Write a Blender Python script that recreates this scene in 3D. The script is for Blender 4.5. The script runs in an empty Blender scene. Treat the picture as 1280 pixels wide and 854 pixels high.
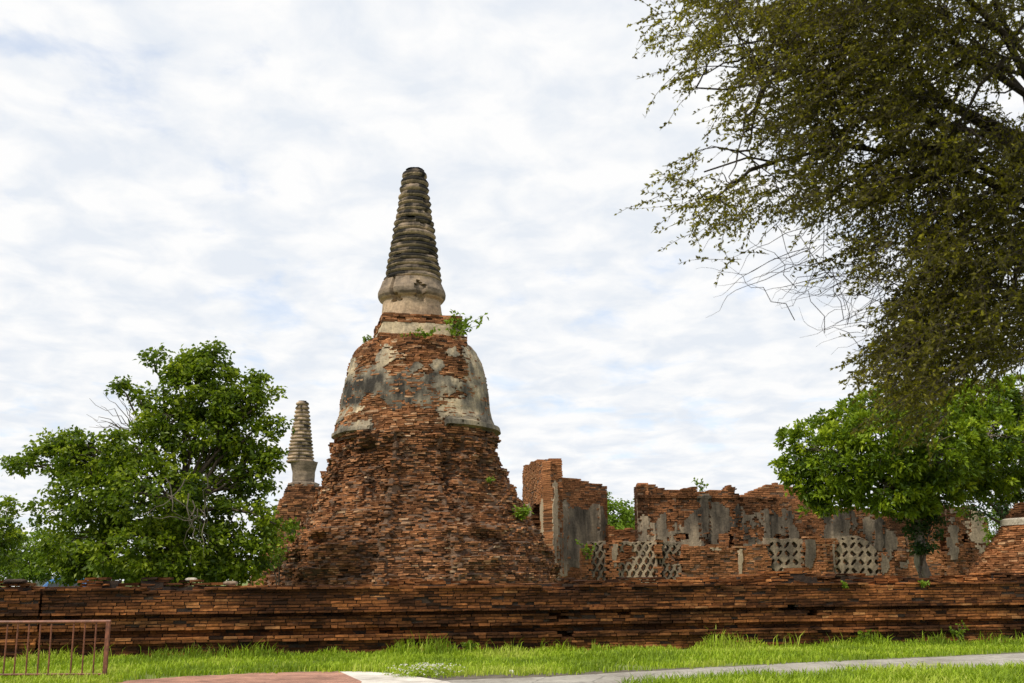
import bpy, math, random
import numpy as np
from mathutils import Matrix, Vector

# ------------------------------------------------------------------ scene, camera, light
scene = bpy.context.scene
col = scene.collection
rng = np.random.default_rng(11)
random.seed(5)
R = math.radians
F = 1350.0                      # focal length in photo pixels (1280 wide)
EYE = 1.6
PITCH = math.atan(295.0 / F)
ROLL = R(-0.34)
cam_d = bpy.data.cameras.new('camera')
cam = bpy.data.objects.new('camera', cam_d); col.objects.link(cam)
CM = Matrix.Rotation(math.pi / 2 + PITCH, 4, 'X') @ Matrix.Rotation(ROLL, 4, 'Z')
cam.matrix_world = Matrix.Translation((0, 0, EYE)) @ CM
cam_d.sensor_width = 36; cam_d.lens = 36 * F / 1280
cam_d.clip_start = 0.1; cam_d.clip_end = 3000
cam_d.dof.use_dof = True; cam_d.dof.focus_distance = 36; cam_d.dof.aperture_fstop = 4.5
scene.camera = cam

SUN_EL, SUN_AZ = 52.0, 226.0    # azimuth: 0 = +Y, clockwise; the sun stands behind the camera's left shoulder
world = bpy.data.worlds.new('World'); scene.world = world; world.use_nodes = True
wn = world.node_tree.nodes; wl = world.node_tree.links; wn.clear()
def N(t, nt=None, **kw):
    n = (nt or wn).new(t)
    for k, v in kw.items(): setattr(n, k, v)
    return n
w_out = N('ShaderNodeOutputWorld'); w_bg = N('ShaderNodeBackground')
sky = N('ShaderNodeTexSky', sky_type='NISHITA'); sky.sun_disc = False
sky.sun_elevation = R(SUN_EL); sky.sun_rotation = R(SUN_AZ); sky.air_density = 1.0; sky.dust_density = 0.6
tc = N('ShaderNodeTexCoord'); sep = N('ShaderNodeSeparateXYZ'); wl.new(tc.outputs['Generated'], sep.inputs[0])
zz = N('ShaderNodeMath', operation='MAXIMUM'); wl.new(sep.outputs[2], zz.inputs[0]); zz.inputs[1].default_value = 0.0
za = N('ShaderNodeMath', operation='ADD'); wl.new(zz.outputs[0], za.inputs[0]); za.inputs[1].default_value = 0.16
dx = N('ShaderNodeMath', operation='DIVIDE'); wl.new(sep.outputs[0], dx.inputs[0]); wl.new(za.outputs[0], dx.inputs[1])
dy = N('ShaderNodeMath', operation='DIVIDE'); wl.new(sep.outputs[1], dy.inputs[0]); wl.new(za.outputs[0], dy.inputs[1])
cb = N('ShaderNodeCombineXYZ'); wl.new(dx.outputs[0], cb.inputs[0]); wl.new(dy.outputs[0], cb.inputs[1]); cb.inputs[2].default_value = 3.7
def wnoise(scale, det, rough, off):
    mp = N('ShaderNodeMapping'); mp.inputs['Location'].default_value = off
    mp.inputs['Scale'].default_value = (1.0, 0.9, 1)
    wl.new(cb.outputs[0], mp.inputs[0])
    n = N('ShaderNodeTexNoise'); n.inputs['Scale'].default_value = scale; n.inputs['Detail'].default_value = det
    n.inputs['Roughness'].default_value = rough; n.inputs['Distortion'].default_value = 0.3
    wl.new(mp.outputs[0], n.inputs['Vector']); return n
n1 = wnoise(6.4, 7, 0.56, (0.3, 0.8, 0)); n2 = wnoise(1.1, 2, 0.5, (3.1, 0.2, 0)); n3 = wnoise(7.0, 6, 0.54, (7, 4, 1))
mx = N('ShaderNodeMath', operation='MULTIPLY_ADD'); wl.new(n2.outputs[0], mx.inputs[0]); mx.inputs[1].default_value = 0.75; wl.new(n1.outputs[0], mx.inputs[2])
cr = N('ShaderNodeValToRGB')      # cloud cover
cr.color_ramp.interpolation = 'EASE'
cr.color_ramp.elements[0].position = 0.58; cr.color_ramp.elements[0].color = (0.60,) * 3 + (1,)
cr.color_ramp.elements[1].position = 0.83; cr.color_ramp.elements[1].color = (1, 1, 1, 1)
wl.new(mx.outputs[0], cr.inputs[0])
cc = N('ShaderNodeValToRGB')      # cloud brightness: grey-blue bellies to white
cc.color_ramp.elements[0].position = 0.36; cc.color_ramp.elements[0].color = (0.82, 0.865, 0.93, 1)
cc.color_ramp.elements[1].position = 0.60; cc.color_ramp.elements[1].color = (1.0, 1.0, 1.0, 1)
wl.new(n3.outputs[0], cc.inputs[0])
sc_ = N('ShaderNodeMixRGB', blend_type='MULTIPLY'); sc_.inputs[0].default_value = 1
CLOUD = 8.35
sc_.inputs[2].default_value = (CLOUD, CLOUD, CLOUD * 1.0, 1); wl.new(cc.outputs[0], sc_.inputs[1])
sk2 = N('ShaderNodeMixRGB', blend_type='ADD'); sk2.inputs[0].default_value = 1
wl.new(sky.outputs[0], sk2.inputs[1]); sk2.inputs[2].default_value = (1.6, 2.2, 3.3, 1)   # thin veil in the gaps
cm = N('ShaderNodeMixRGB'); wl.new(cr.outputs[0], cm.inputs[0]); wl.new(sk2.outputs[0], cm.inputs[1]); wl.new(sc_.outputs[0], cm.inputs[2])
wl.new(cm.outputs[0], w_bg.inputs[0]); w_bg.inputs[1].default_value = 0.1
wl.new(w_bg.outputs[0], w_out.inputs[0])

sun_d = bpy.data.lights.new('sun', 'SUN'); sun = bpy.data.objects.new('sun', sun_d); col.objects.link(sun)
sun_d.energy = 3.5; sun_d.angle = R(8); sun_d.color = (1.0, 0.92, 0.77)
sd = Vector((math.sin(R(SUN_AZ)) * math.cos(R(SUN_EL)), math.cos(R(SUN_AZ)) * math.cos(R(SUN_EL)), math.sin(R(SUN_EL))))
sun.rotation_euler = sd.to_track_quat('Z', 'Y').to_euler(); sun.location = sd * 60
vs = scene.view_settings
vs.view_transform = 'Standard'; vs.look = 'None'; vs.exposure = 0.25; vs.gamma = 1.0; vs.use_curve_mapping = False

# ------------------------------------------------------------------ geometry of the view: pixel + distance -> point of the place
M3 = np.array(CM.to_3x3())
def P(px, py, D):
    d = M3 @ np.array([(px - 640) / F, -(py - 427) / F, -1.0])
    return np.array([0, 0, EYE]) + d * (D / d[1])
def G(px, py, z=0.0):
    d = M3 @ np.array([(px - 640) / F, -(py - 427) / F, -1.0])
    return np.array([0, 0, EYE]) + d * ((z - EYE) / d[2])
def PX(p):
    q = (np.asarray(p, float) - np.array([0, 0, EYE])) @ M3
    return 640 + F * q[..., 0] / -q[..., 2], 427 - F * q[..., 1] / -q[..., 2]
def mpp(py, D):                 # metres per pixel at distance D
    return float(np.linalg.norm(P(641, py, D) - P(640, py, D)))

# ------------------------------------------------------------------ noise
def _h(ix, iy, iz, s):
    h = (ix * 374761393 + iy * 668265263 + iz * 2147483647 + s * 974634777) & 0xFFFFFFFF
    h = ((h ^ (h >> 13)) * 1274126177) & 0xFFFFFFFF
    h = ((h ^ (h >> 16)) * 2246822519) & 0xFFFFFFFF
    return ((h ^ (h >> 15)) & 0xFFFFFF) / float(0xFFFFFF)
def vn(x, y, z, s=0):
    s = int(s)
    x, y, z = np.broadcast_arrays(np.asarray(x, float), np.asarray(y, float), np.asarray(z, float))
    ix, iy, iz = (np.floor(a).astype(np.int64) for a in (x, y, z))
    fx, fy, fz = x - ix, y - iy, z - iz
    fx, fy, fz = (a * a * (3 - 2 * a) for a in (fx, fy, fz))
    r = 0
    for a in (0, 1):
        for b in (0, 1):
            for c in (0, 1):
                r = r + _h(ix + a, iy + b, iz + c, s) * (fx if a else 1 - fx) * (fy if b else 1 - fy) * (fz if c else 1 - fz)
    return r
def fbm(x, y, z, s=0, o=4):
    t, a, n = 0, 1.0, 0
    x = np.asarray(x, float); y = np.asarray(y, float); z = np.asarray(z, float)
    for i in range(o):
        t = t + a * vn(x * 2 ** i, y * 2 ** i, z * 2 ** i, s + i * 17); n += a; a *= 0.5
    return t / n

# ------------------------------------------------------------------ object helpers
def tag(o, label=None, cat=None, group=None, kind=None):
    if label: o['label'] = label
    if cat: o['category'] = cat
    if group: o['group'] = group
    if kind: o['kind'] = kind
    return o
def thing(name, label, cat, loc=(0, 0, 0), group=None):
    o = bpy.data.objects.new(name, None); col.objects.link(o)
    o.location = [float(v) for v in loc]; o.empty_display_size = 0.3
    return tag(o, label, cat, group)
def mk(name, V, Fc, mat, parent=None, smooth=False, attr=None, solid=0.0):
    """V (n,3) world points; Fc (m,k) int array or list of such arrays; attr: per-face float"""
    me = bpy.data.meshes.new(name)
    V = np.asarray(V, np.float32)
    if parent is not None: V = V - np.array(parent.location, np.float32)
    groups = Fc if isinstance(Fc, list) else [Fc]
    groups = [np.asarray(g, np.int32) for g in groups if len(g)]
    me.vertices.add(len(V)); me.vertices.foreach_set('co', V.ravel())
    nl = sum(g.size for g in groups); nf = sum(len(g) for g in groups)
    me.loops.add(nl); me.loops.foreach_set('vertex_index', np.concatenate([g.ravel() for g in groups]))
    tot = np.concatenate([np.full(len(g), g.shape[1], np.int32) for g in groups])
    me.polygons.add(nf); me.polygons.foreach_set('loop_start', np.concatenate([[0], np.cumsum(tot)[:-1]]).astype(np.int32))
    me.polygons.foreach_set('use_smooth', np.full(nf, bool(smooth)))
    me.update(calc_edges=True); me.validate()
    if attr is not None:
        a = me.attributes.new('bc', 'FLOAT', 'FACE'); a.data.foreach_set('value', np.asarray(attr, np.float32))
    me.materials.append(mat)
    o = bpy.data.objects.new(name, me); col.objects.link(o)
    if parent is not None: o.parent = parent
    if solid:
        m = o.modifiers.new('thickness', 'SOLIDIFY'); m.thickness = solid; m.offset = -1
    return o
class MB:
    def __init__(s): s.V = []; s.F4 = []; s.F3 = []; s.n = 0
    def add(s, V, F4=(), F3=()):
        V = np.asarray(V, float)
        s.V.append(V)
        if len(F4): s.F4.append(np.asarray(F4, int) + s.n)
        if len(F3): s.F3.append(np.asarray(F3, int) + s.n)
        s.n += len(V)
    def tube(s, pts, rad, k=6, cap=True):
        pts = np.asarray(pts, float); m = len(pts)
        rad = np.broadcast_to(np.asarray(rad, float), (m,))
        t = np.gradient(pts, axis=0); t /= np.linalg.norm(t, axis=1)[:, None] + 1e-9
        ref = np.array([0.3, 0.2, 1.0]) if abs(t[0, 2]) < 0.8 else np.array([1.0, 0.1, 0.2])
        a = np.cross(t, ref); a /= np.linalg.norm(a, axis=1)[:, None] + 1e-9
        b = np.cross(t, a)
        ang = np.arange(k) * 2 * math.pi / k
        ring = pts[:, None] + rad[:, None, None] * (np.cos(ang)[None, :, None] * a[:, None] + np.sin(ang)[None, :, None] * b[:, None])
        f = []
        for i in range(m - 1):
            for j in range(k):
                j2 = (j + 1) % k
                f.append((i * k + j, i * k + j2, (i + 1) * k + j2, (i + 1) * k + j))
        V = ring.reshape(-1, 3); f3 = []
        if cap:
            V = np.vstack([V, pts[:1], pts[-1:]]); c0, c1 = m * k, m * k + 1
            for j in range(k):
                j2 = (j + 1) % k
                f3 += [(c0, j2, j), (c1, (m - 1) * k + j, (m - 1) * k + j2)]
        s.add(V, f, f3)
    def box(s, c, h, rz=0.0, jit=0.0):
        c = np.asarray(c, float); h = np.asarray(h, float)
        V = np.array([[x, y, z] for x in (-1, 1) for y in (-1, 1) for z in (-1, 1)], float) * h
        if jit: V += rng.normal(0, jit, V.shape)
        ca, sa = math.cos(rz), math.sin(rz)
        V = np.stack([V[:, 0] * ca - V[:, 1] * sa, V[:, 0] * sa + V[:, 1] * ca, V[:, 2]], 1) + c
        s.add(V, BOXF)
    def build(s, name, mat, parent=None, smooth=False, attr=None):
        g = []
        if s.F4: g.append(np.vstack(s.F4))
        if s.F3: g.append(np.vstack(s.F3))
        return mk(name, np.vstack(s.V), g, mat, parent, smooth, attr)
BOXF = np.array([(0, 1, 3, 2), (4, 6, 7, 5), (0, 4, 5, 1), (2, 3, 7, 6), (0, 2, 6, 4), (1, 5, 7, 3)])
def boxes(C, U, Nn, hu, hn, hz, jit=0.0):
    """many boxes at once: centres C, unit axes U (along) and Nn (outward), half sizes"""
    n = len(C); S = np.array([[x, y, z] for x in (-1, 1) for y in (-1, 1) for z in (-1, 1)], float)
    Z = np.array([0, 0, 1.0])
    su = S[None, :, 0] * hu[:, None]; sn = S[None, :, 1] * hn[:, None]; sz = S[None, :, 2] * hz[:, None]
    if jit:
        su = su + rng.normal(0, jit, su.shape); sn = sn + rng.normal(0, jit, sn.shape); sz = sz + rng.normal(0, jit * .6, sz.shape)
    V = C[:, None] + su[..., None] * U[:, None] + sn[..., None] * Nn[:, None] + sz[..., None] * Z
    Fc = (np.arange(n) * 8)[:, None, None] + BOXF[None]
    return V.reshape(-1, 3), Fc.reshape(-1, 4)
def lathe(c, zs, rs, seg, wob=None, cap=True):
    zs = np.asarray(zs, float); rs = np.asarray(rs, float); m = len(zs)
    th = np.arange(seg) * 2 * math.pi / seg
    T, Zg = np.meshgrid(th, zs); Rg = np.repeat(rs[:, None], seg, 1)
    if wob is not None: Rg = Rg + wob(T, Zg)
    V = np.stack([c[0] + Rg * np.sin(T), c[1] - Rg * np.cos(T), Zg], -1).reshape(-1, 3)
    i, j = np.meshgrid(np.arange(m - 1), np.arange(seg), indexing='ij'); j2 = (j + 1) % seg
    Fq = np.stack([i * seg + j, i * seg + j2, (i + 1) * seg + j2, (i + 1) * seg + j], -1).reshape(-1, 4)
    f3 = []
    if cap:
        V = np.vstack([V, [[c[0], c[1], zs[-1]]]])
        f3 = np.stack([(m - 1) * seg + np.arange(seg), (m - 1) * seg + (np.arange(seg) + 1) % seg, np.full(seg, m * seg)], 1)
    return V, [Fq, f3] if cap else [Fq]

# ------------------------------------------------------------------ materials
def newmat(name):
    m = bpy.data.materials.new(name); m.use_nodes = True
    nt = m.node_tree; b = nt.nodes['Principled BSDF']
    return m, nt, b
def nd(nt, t, **kw):
    n = nt.nodes.new(t)
    for k, v in kw.items():
        if k.startswith('i_'): n.inputs[k[2:]].default_value = v
        else: setattr(n, k, v)
    return n
def ramp(nt, stops, interp='LINEAR'):
    r = nt.nodes.new('ShaderNodeValToRGB'); e = r.color_ramp.elements; r.color_ramp.interpolation = interp
    while len(e) < len(stops): e.new(0.5)
    for k, (p, c) in enumerate(stops):
        e[k].position = p; e[k].color = (*c, 1) if len(c) == 3 else c
    return r
def noise(nt, scale, det=4, rough=0.55, vec=None, stretch=None):
    n = nd(nt, 'ShaderNodeTexNoise', i_Scale=scale, i_Detail=det, i_Roughness=rough)
    tcx = nt.nodes.new('ShaderNodeTexCoord'); src = tcx.outputs['Object']
    if stretch:
        mp = nt.nodes.new('ShaderNodeMapping'); mp.inputs['Scale'].default_value = stretch
        nt.links.new(src, mp.inputs[0]); src = mp.outputs[0]
    nt.links.new(src, n.inputs['Vector']); return n
def mix(nt, fac, a, b, blend='MIX'):
    m = nd(nt, 'ShaderNodeMixRGB', blend_type=blend)
    for sock, v in ((m.inputs[0], fac), (m.inputs[1], a), (m.inputs[2], b)):
        if hasattr(v, 'links') or hasattr(v, 'is_linked'): nt.links.new(v, sock)
        elif isinstance(v, (int, float)): sock.default_value = v
        else: sock.default_value = (*v, 1)
    return m.outputs[0]
def bump(nt, b, hsock, strength=0.4, dist=0.03):
    bp = nd(nt, 'ShaderNodeBump', i_Strength=strength, i_Distance=dist)
    nt.links.new(hsock, bp.inputs['Height']); nt.links.new(bp.outputs[0], b.inputs['Normal'])
def brick_mat(name, pal, stain=0.5, stain_scale=0.5, stain_col=(0.016, 0.012, 0.009), lichen=0.1, stretch=(1, 1, 2.2)):
    m, nt, b = newmat(name)
    at = nd(nt, 'ShaderNodeAttribute', attribute_name='bc')
    rp = ramp(nt, [(i / (len(pal) - 1), c) for i, c in enumerate(pal)]); nt.links.new(at.outputs['Fac'], rp.inputs[0])
    big = noise(nt, 0.55, 3); bgr = ramp(nt, [(0.3, (0.62, 0.6, 0.58)), (0.7, (1.2, 1.12, 1.05))]); nt.links.new(big.outputs[0], bgr.inputs[0])
    c = mix(nt, 1.0, rp.outputs[0], bgr.outputs[0], 'MULTIPLY')
    fine = noise(nt, 14, 5, 0.65); fr = ramp(nt, [(0.3, (0.55, 0.52, 0.5)), (0.72, (1.25, 1.2, 1.15))]); nt.links.new(fine.outputs[0], fr.inputs[0])
    c = mix(nt, 1.0, c, fr.outputs[0], 'MULTIPLY')
    st = noise(nt, stain_scale, 9, 0.68, stretch=stretch); lo = 0.62 - 0.22 * stain
    sr = ramp(nt, [(lo, (0, 0, 0)), (lo + 0.16, (0.9,) * 3)]); nt.links.new(st.outputs[0], sr.inputs[0])
    c = mix(nt, sr.outputs[0], c, mix(nt, 1.0, mix(nt, 0.3, c, (0.09, 0.07, 0.055)), (0.17, 0.16, 0.15), 'MULTIPLY'))
    li = noise(nt, 3.1, 8, 0.75); lr = ramp(nt, [(0.68 - lichen * 0.4, (0, 0, 0)), (0.76 - lichen * 0.4, (0.75,) * 3)]); nt.links.new(li.outputs[0], lr.inputs[0])
    c = mix(nt, lr.outputs[0], c, (0.30, 0.25, 0.185))
    nt.links.new(c, b.inputs['Base Color']); b.inputs['Roughness'].default_value = 0.95; b.inputs['Specular IOR Level'].default_value = 0.15
    bump(nt, b, fine.outputs[0], 0.5, 0.02)
    return m
def core_mat(name, a, bcol):
    m, nt, b = newmat(name)
    n = noise(nt, 5, 7, 0.7); r = ramp(nt, [(0.35, a), (0.65, bcol)]); nt.links.new(n.outputs[0], r.inputs[0])
    nt.links.new(r.outputs[0], b.inputs['Base Color']); b.inputs['Roughness'].default_value = 1; bump(nt, b, n.outputs[0], 0.8, 0.05)
    return m
def plaster_mat(name, light, grey, dark, streak=(1.6, 1.6, 0.35)):
    m, nt, b = newmat(name)
    at = nd(nt, 'ShaderNodeAttribute', attribute_name='bc')
    n = noise(nt, 1.6, 9, 0.7, stretch=streak)
    ad = nd(nt, 'ShaderNodeMath', operation='MULTIPLY_ADD'); nt.links.new(n.outputs[0], ad.inputs[0]); ad.inputs[1].default_value = 1.25; nt.links.new(at.outputs['Fac'], ad.inputs[2])
    r = ramp(nt, [(0.42, light), (0.72, tuple((x + y) / 2 for x, y in zip(light, grey))), (0.95, grey), (1.3 if False else 1.0, dark)])
    sb = nd(nt, 'ShaderNodeMath', operation='MULTIPLY'); nt.links.new(ad.outputs[0], sb.inputs[0]); sb.inputs[1].default_value = 0.62
    nt.links.new(sb.outputs[0], r.inputs[0])
    e = r.color_ramp.elements; e[0].position = 0.32; e[1].position = 0.45; e[2].position = 0.62; e[3].position = 0.86
    f = noise(nt, 11, 7, 0.7); fr = ramp(nt, [(0.32, (0.62,) * 3), (0.65, (1.1,) * 3)]); nt.links.new(f.outputs[0], fr.inputs[0])
    c = mix(nt, 1.0, r.outputs[0], fr.outputs[0], 'MULTIPLY')
    nt.links.new(c, b.inputs['Base Color']); b.inputs['Roughness'].default_value = 0.95; b.inputs['Specular IOR Level'].default_value = 0.15
    bump(nt, b, f.outputs[0], 0.5, 0.03)
    return m
def leaf_mat(name, pal, trans=(0.2, 0.32, 0.03), tf=0.35, rough=0.5):
    m, nt, b = newmat(name)
    at = nd(nt, 'ShaderNodeAttribute', attribute_name='bc')
    rp = ramp(nt, [(i / (len(pal) - 1), c) for i, c in enumerate(pal)]); nt.links.new(at.outputs['Fac'], rp.inputs[0])
    nt.links.new(rp.outputs[0], b.inputs['Base Color']); b.inputs['Roughness'].default_value = rough; b.inputs['Specular IOR Level'].default_value = 0.3
    t = nt.nodes.new('ShaderNodeBsdfTranslucent')
    tm = mix(nt, 0.5, rp.outputs[0], trans); nt.links.new(tm, t.inputs[0])
    ms = nt.nodes.new('ShaderNodeMixShader'); ms.inputs[0].default_value = tf
    nt.links.new(b.outputs[0], ms.inputs[1]); nt.links.new(t.outputs[0], ms.inputs[2])
    nt.links.new(ms.outputs[0], nt.nodes['Material Output'].inputs[0])
    return m
def plain_mat(name, c0, c1, scale=6, rough=0.9, bs=0.3, bd=0.02, metal=0, stretch=None):
    m, nt, b = newmat(name)
    n = noise(nt, scale, 7, 0.65, stretch=stretch); r = ramp(nt, [(0.35, c0), (0.66, c1)]); nt.links.new(n.outputs[0], r.inputs[0])
    nt.links.new(r.outputs[0], b.inputs['Base Color']); b.inputs['Roughness'].default_value = rough; b.inputs['Metallic'].default_value = metal
    bump(nt, b, n.outputs[0], bs, bd)
    return m

PAL_WALL = [(0.030, 0.016, 0.009), (0.12, 0.050, 0.020), (0.24, 0.100, 0.036), (0.37, 0.158, 0.054), (0.45, 0.235, 0.10)]
PAL_CHEDI = [(0.034, 0.022, 0.014), (0.17, 0.086, 0.045), (0.31, 0.150, 0.074), (0.42, 0.215, 0.105), (0.52, 0.40, 0.28)]
PAL_RUIN = [(0.07, 0.042, 0.025), (0.19, 0.092, 0.045), (0.30, 0.140, 0.066), (0.38, 0.185, 0.088), (0.45, 0.30, 0.18)]
M_wall = brick_mat('boundary_brick', PAL_WALL, 0.95, 0.9, stretch=(0.5, 0.5, 3.0), lichen=0.03)
M_chedi = brick_mat('eroded_chedi_brick', PAL_CHEDI, 0.50, 0.6, lichen=0.17, stretch=(1, 1, 1.3))
M_bell = brick_mat('bell_brick', PAL_CHEDI, 0.40, 0.8, lichen=0.20, stretch=(1, 1, 1.3))
M_ruin = brick_mat('ruin_brick', PAL_RUIN, 0.30, 0.35, lichen=0.08, stretch=(1, 1, 0.8))
M_ruin_dark = brick_mat('stained_ruin_brick', PAL_RUIN, 1.02, 0.6, lichen=0.14, stretch=(1.2, 1.2, 0.5))  # same ruin brick under much heavier dark staining
M_core = core_mat('old_mortar', (0.045, 0.027, 0.017), (0.17, 0.10, 0.06))
M_core_dark = core_mat('damp_mortar', (0.012, 0.008, 0.006), (0.045, 0.026, 0.015))
M_plaster = plaster_mat('weathered_stucco', (0.55, 0.44, 0.29), (0.20, 0.175, 0.135), (0.04, 0.036, 0.031))
M_spire = plaster_mat('lichened_stucco', (0.46, 0.34, 0.23), (0.22, 0.172, 0.13), (0.020, 0.018, 0.016), streak=(0.9, 0.9, 3.2))
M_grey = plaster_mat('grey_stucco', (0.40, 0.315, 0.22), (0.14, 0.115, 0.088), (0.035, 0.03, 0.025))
M_bark = plain_mat('bark', (0.03, 0.022, 0.015), (0.11, 0.085, 0.06), 9, 0.95, 0.7, 0.03, stretch=(1, 1, 0.25))
M_bark_pale = plain_mat('pale_bark', (0.10, 0.085, 0.065), (0.26, 0.225, 0.18), 7, 0.95, 0.7, 0.03, stretch=(1, 1, 0.25))
M_bark_dark = plain_mat('dark_bark', (0.014, 0.010, 0.007), (0.045, 0.032, 0.021), 12, 0.95, 0.7, 0.02)
M_leaf_l = leaf_mat('broad_leaf', [(0.022, 0.044, 0.003), (0.074, 0.122, 0.005), (0.185, 0.245, 0.008), (0.35, 0.41, 0.015)], (0.22, 0.36, 0.015), 0.36)
M_leaf_r = leaf_mat('rosette_leaf', [(0.026, 0.056, 0.003), (0.095, 0.160, 0.006), (0.20, 0.285, 0.009), (0.32, 0.40, 0.015)], (0.27, 0.37, 0.012), 0.3)
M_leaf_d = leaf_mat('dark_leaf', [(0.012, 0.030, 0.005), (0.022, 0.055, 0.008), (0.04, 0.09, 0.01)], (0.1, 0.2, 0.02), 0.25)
M_leaf_n = leaf_mat('small_olive_leaf', [(0.016, 0.013, 0.003), (0.050, 0.043, 0.005), (0.135, 0.122, 0.008), (0.32, 0.295, 0.014)], (0.38, 0.36, 0.012), 0.36)
M_leaf_b = leaf_mat('pale_leaf', [(0.06, 0.115, 0.008), (0.12, 0.20, 0.012), (0.20, 0.30, 0.02)], (0.30, 0.42, 0.02), 0.38)
M_grass = leaf_mat('grass_blade', [(0.13, 0.20, 0.010), (0.22, 0.33, 0.012), (0.31, 0.43, 0.016), (0.40, 0.46, 0.07)], (0.32, 0.45, 0.02), 0.35, 0.6)
M_ground = plain_mat('grassy_soil', (0.09, 0.115, 0.02), (0.16, 0.20, 0.03), 3, 1.0, 0.6, 0.05)
M_dirt = plain_mat('damp_dirt', (0.05, 0.04, 0.03), (0.14, 0.115, 0.085), 5, 1.0, 0.6, 0.02)
M_asphalt = plain_mat('worn_asphalt', (0.25, 0.235, 0.21), (0.37, 0.35, 0.315), 9, 0.95, 0.4, 0.01)
M_concrete = plain_mat('pale_concrete', (0.50, 0.47, 0.43), (0.64, 0.61, 0.57), 5, 0.95, 0.2, 0.01)
M_rust = plain_mat('rusty_paint', (0.085, 0.028, 0.015), (0.25, 0.088, 0.045), 12, 0.6, 0.3, 0.005)
M_white = plain_mat('white_stone', (0.55, 0.53, 0.48), (0.75, 0.73, 0.69), 15)
M_stone_b = plain_mat('brown_stone', (0.10, 0.07, 0.05), (0.26, 0.19, 0.13), 9, 0.95, 0.5, 0.03)
M_stone = plain_mat('pale_stone', (0.22, 0.19, 0.15), (0.48, 0.43, 0.36), 12, 0.95, 0.5, 0.03)
def crack(m, amt=.5, scale=.9):
    nt = m.node_tree; b = nt.nodes['Principled BSDF']; src = b.inputs['Base Color'].links[0].from_socket
    tcx = nt.nodes.new('ShaderNodeTexCoord'); nz = nd(nt, 'ShaderNodeTexNoise', i_Scale=2.0, i_Detail=6.0); nt.links.new(tcx.outputs['Object'], nz.inputs['Vector'])
    vv = mix(nt, .16, tcx.outputs['Object'], nz.outputs['Color'])
    vo = nd(nt, 'ShaderNodeTexVoronoi', feature='DISTANCE_TO_EDGE', i_Scale=scale); nt.links.new(vv, vo.inputs['Vector'])
    rr = ramp(nt, [(0.0, (1 - amt,) * 3), (0.02, (1, 1, 1))]); nt.links.new(vo.outputs['Distance'], rr.inputs[0])
    st = noise(nt, .8, 8, .7); sr = ramp(nt, [(.38, (.66, .63, .6)), (.6, (1.08, 1.07, 1.05))]); nt.links.new(st.outputs[0], sr.inputs[0])
    nt.links.new(mix(nt, 1.0, mix(nt, 1.0, src, rr.outputs[0], 'MULTIPLY'), sr.outputs[0], 'MULTIPLY'), b.inputs['Base Color'])
crack(M_asphalt, .45); crack(M_concrete, .35, .5)
def pink_mat():
    m, nt, b = newmat('pink_brick_paving')
    tcx = nt.nodes.new('ShaderNodeTexCoord')
    br = nd(nt, 'ShaderNodeTexBrick', i_Scale=4.0); nt.links.new(tcx.outputs['Object'], br.inputs['Vector'])
    br.inputs['Color1'].default_value = (0.47, 0.235, 0.17, 1); br.inputs['Color2'].default_value = (0.40, 0.19, 0.135, 1)
    br.inputs['Mortar'].default_value = (0.28, 0.17, 0.12, 1); br.inputs['Mortar Size'].default_value = 0.03
    n = noise(nt, 3, 7, 0.7); r = ramp(nt, [(0.3, (0.6,) * 3), (0.65, (1.1,) * 3)]); nt.links.new(n.outputs[0], r.inputs[0])
    nt.links.new(mix(nt, 1.0, br.outputs[0], r.outputs[0], 'MULTIPLY'), b.inputs['Base Color']); b.inputs['Roughness'].default_value = 0.95
    bump(nt, b, br.outputs['Fac'], 0.3, 0.01); return m
M_pink = pink_mat(); crack(M_pink, .2, .7)

# ------------------------------------------------------------------ the ground
def sheet(name, pts, z, mat):
    V = np.array([[p[0], p[1], z] for p in pts])
    me = bpy.data.meshes.new(name); me.from_pydata(V.tolist(), [], [list(range(len(V)))]); me.materials.append(mat); me.update()
    o = bpy.data.objects.new(name, me); col.objects.link(o)
    if me.polygons[0].normal.z < 0: me.flip_normals()
    return tag(o, kind='structure')
sheet('ground', [(-900, -300), (900, -300), (900, 1500), (-900, 1500)], 0, M_ground)
def wob(pts, n=10, amp=0.05):
    out = []
    for a, b in zip(pts[:-1], pts[1:]):
        for t in np.arange(n) / n: out.append(np.array(a[:2]) * (1 - t) + np.array(b[:2]) * t)
    out.append(np.array(pts[-1][:2])); out = np.array(out)
    out[1:-1] += rng.normal(0, amp, out[1:-1].shape) * 0.5 + (fbm(out[1:-1, 0:1] * 2, out[1:-1, 1:2] * 2, [0.0, 9.0], 4) - .5) * amp * 3
    return [tuple(p) for p in out]
far_px = [(545, 852), (620, 849), (700, 846), (830, 838.5), (1000, 829), (1280, 817), (1700, 800)]
near_px = [(1700, 816), (1280, 836), (1000, 847), (850, 857), (780, 864), (700, 882)]
far_w = [G(*p) for p in far_px]; near_w = [G(*p) for p in near_px]
sheet('dirt_shoulder', wob([G(500, 846), G(620, 843.5), G(700, 841.5), G(830, 836.5), G(1000, 828), G(1280, 816), G(1700, 799)], 10, .10) +
      [tuple(G(1700, 808)[:2]), tuple(G(1280, 824)[:2]), tuple(G(830, 848)[:2]), tuple(G(560, 870)[:2])], 0.004, M_dirt)
sheet('path', wob(far_w, 12, .05) + wob(near_w, 12, .05) + [tuple(G(640, 930)[:2]), tuple(G(420, 930)[:2])], 0.008, M_asphalt)
sheet('concrete_slab', wob([G(424, 840.5), G(455, 840), G(500, 843.5), G(560, 853)], 8, .03) + [tuple(G(620, 880)[:2]), tuple(G(420, 900)[:2])], 0.012, M_concrete)
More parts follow.
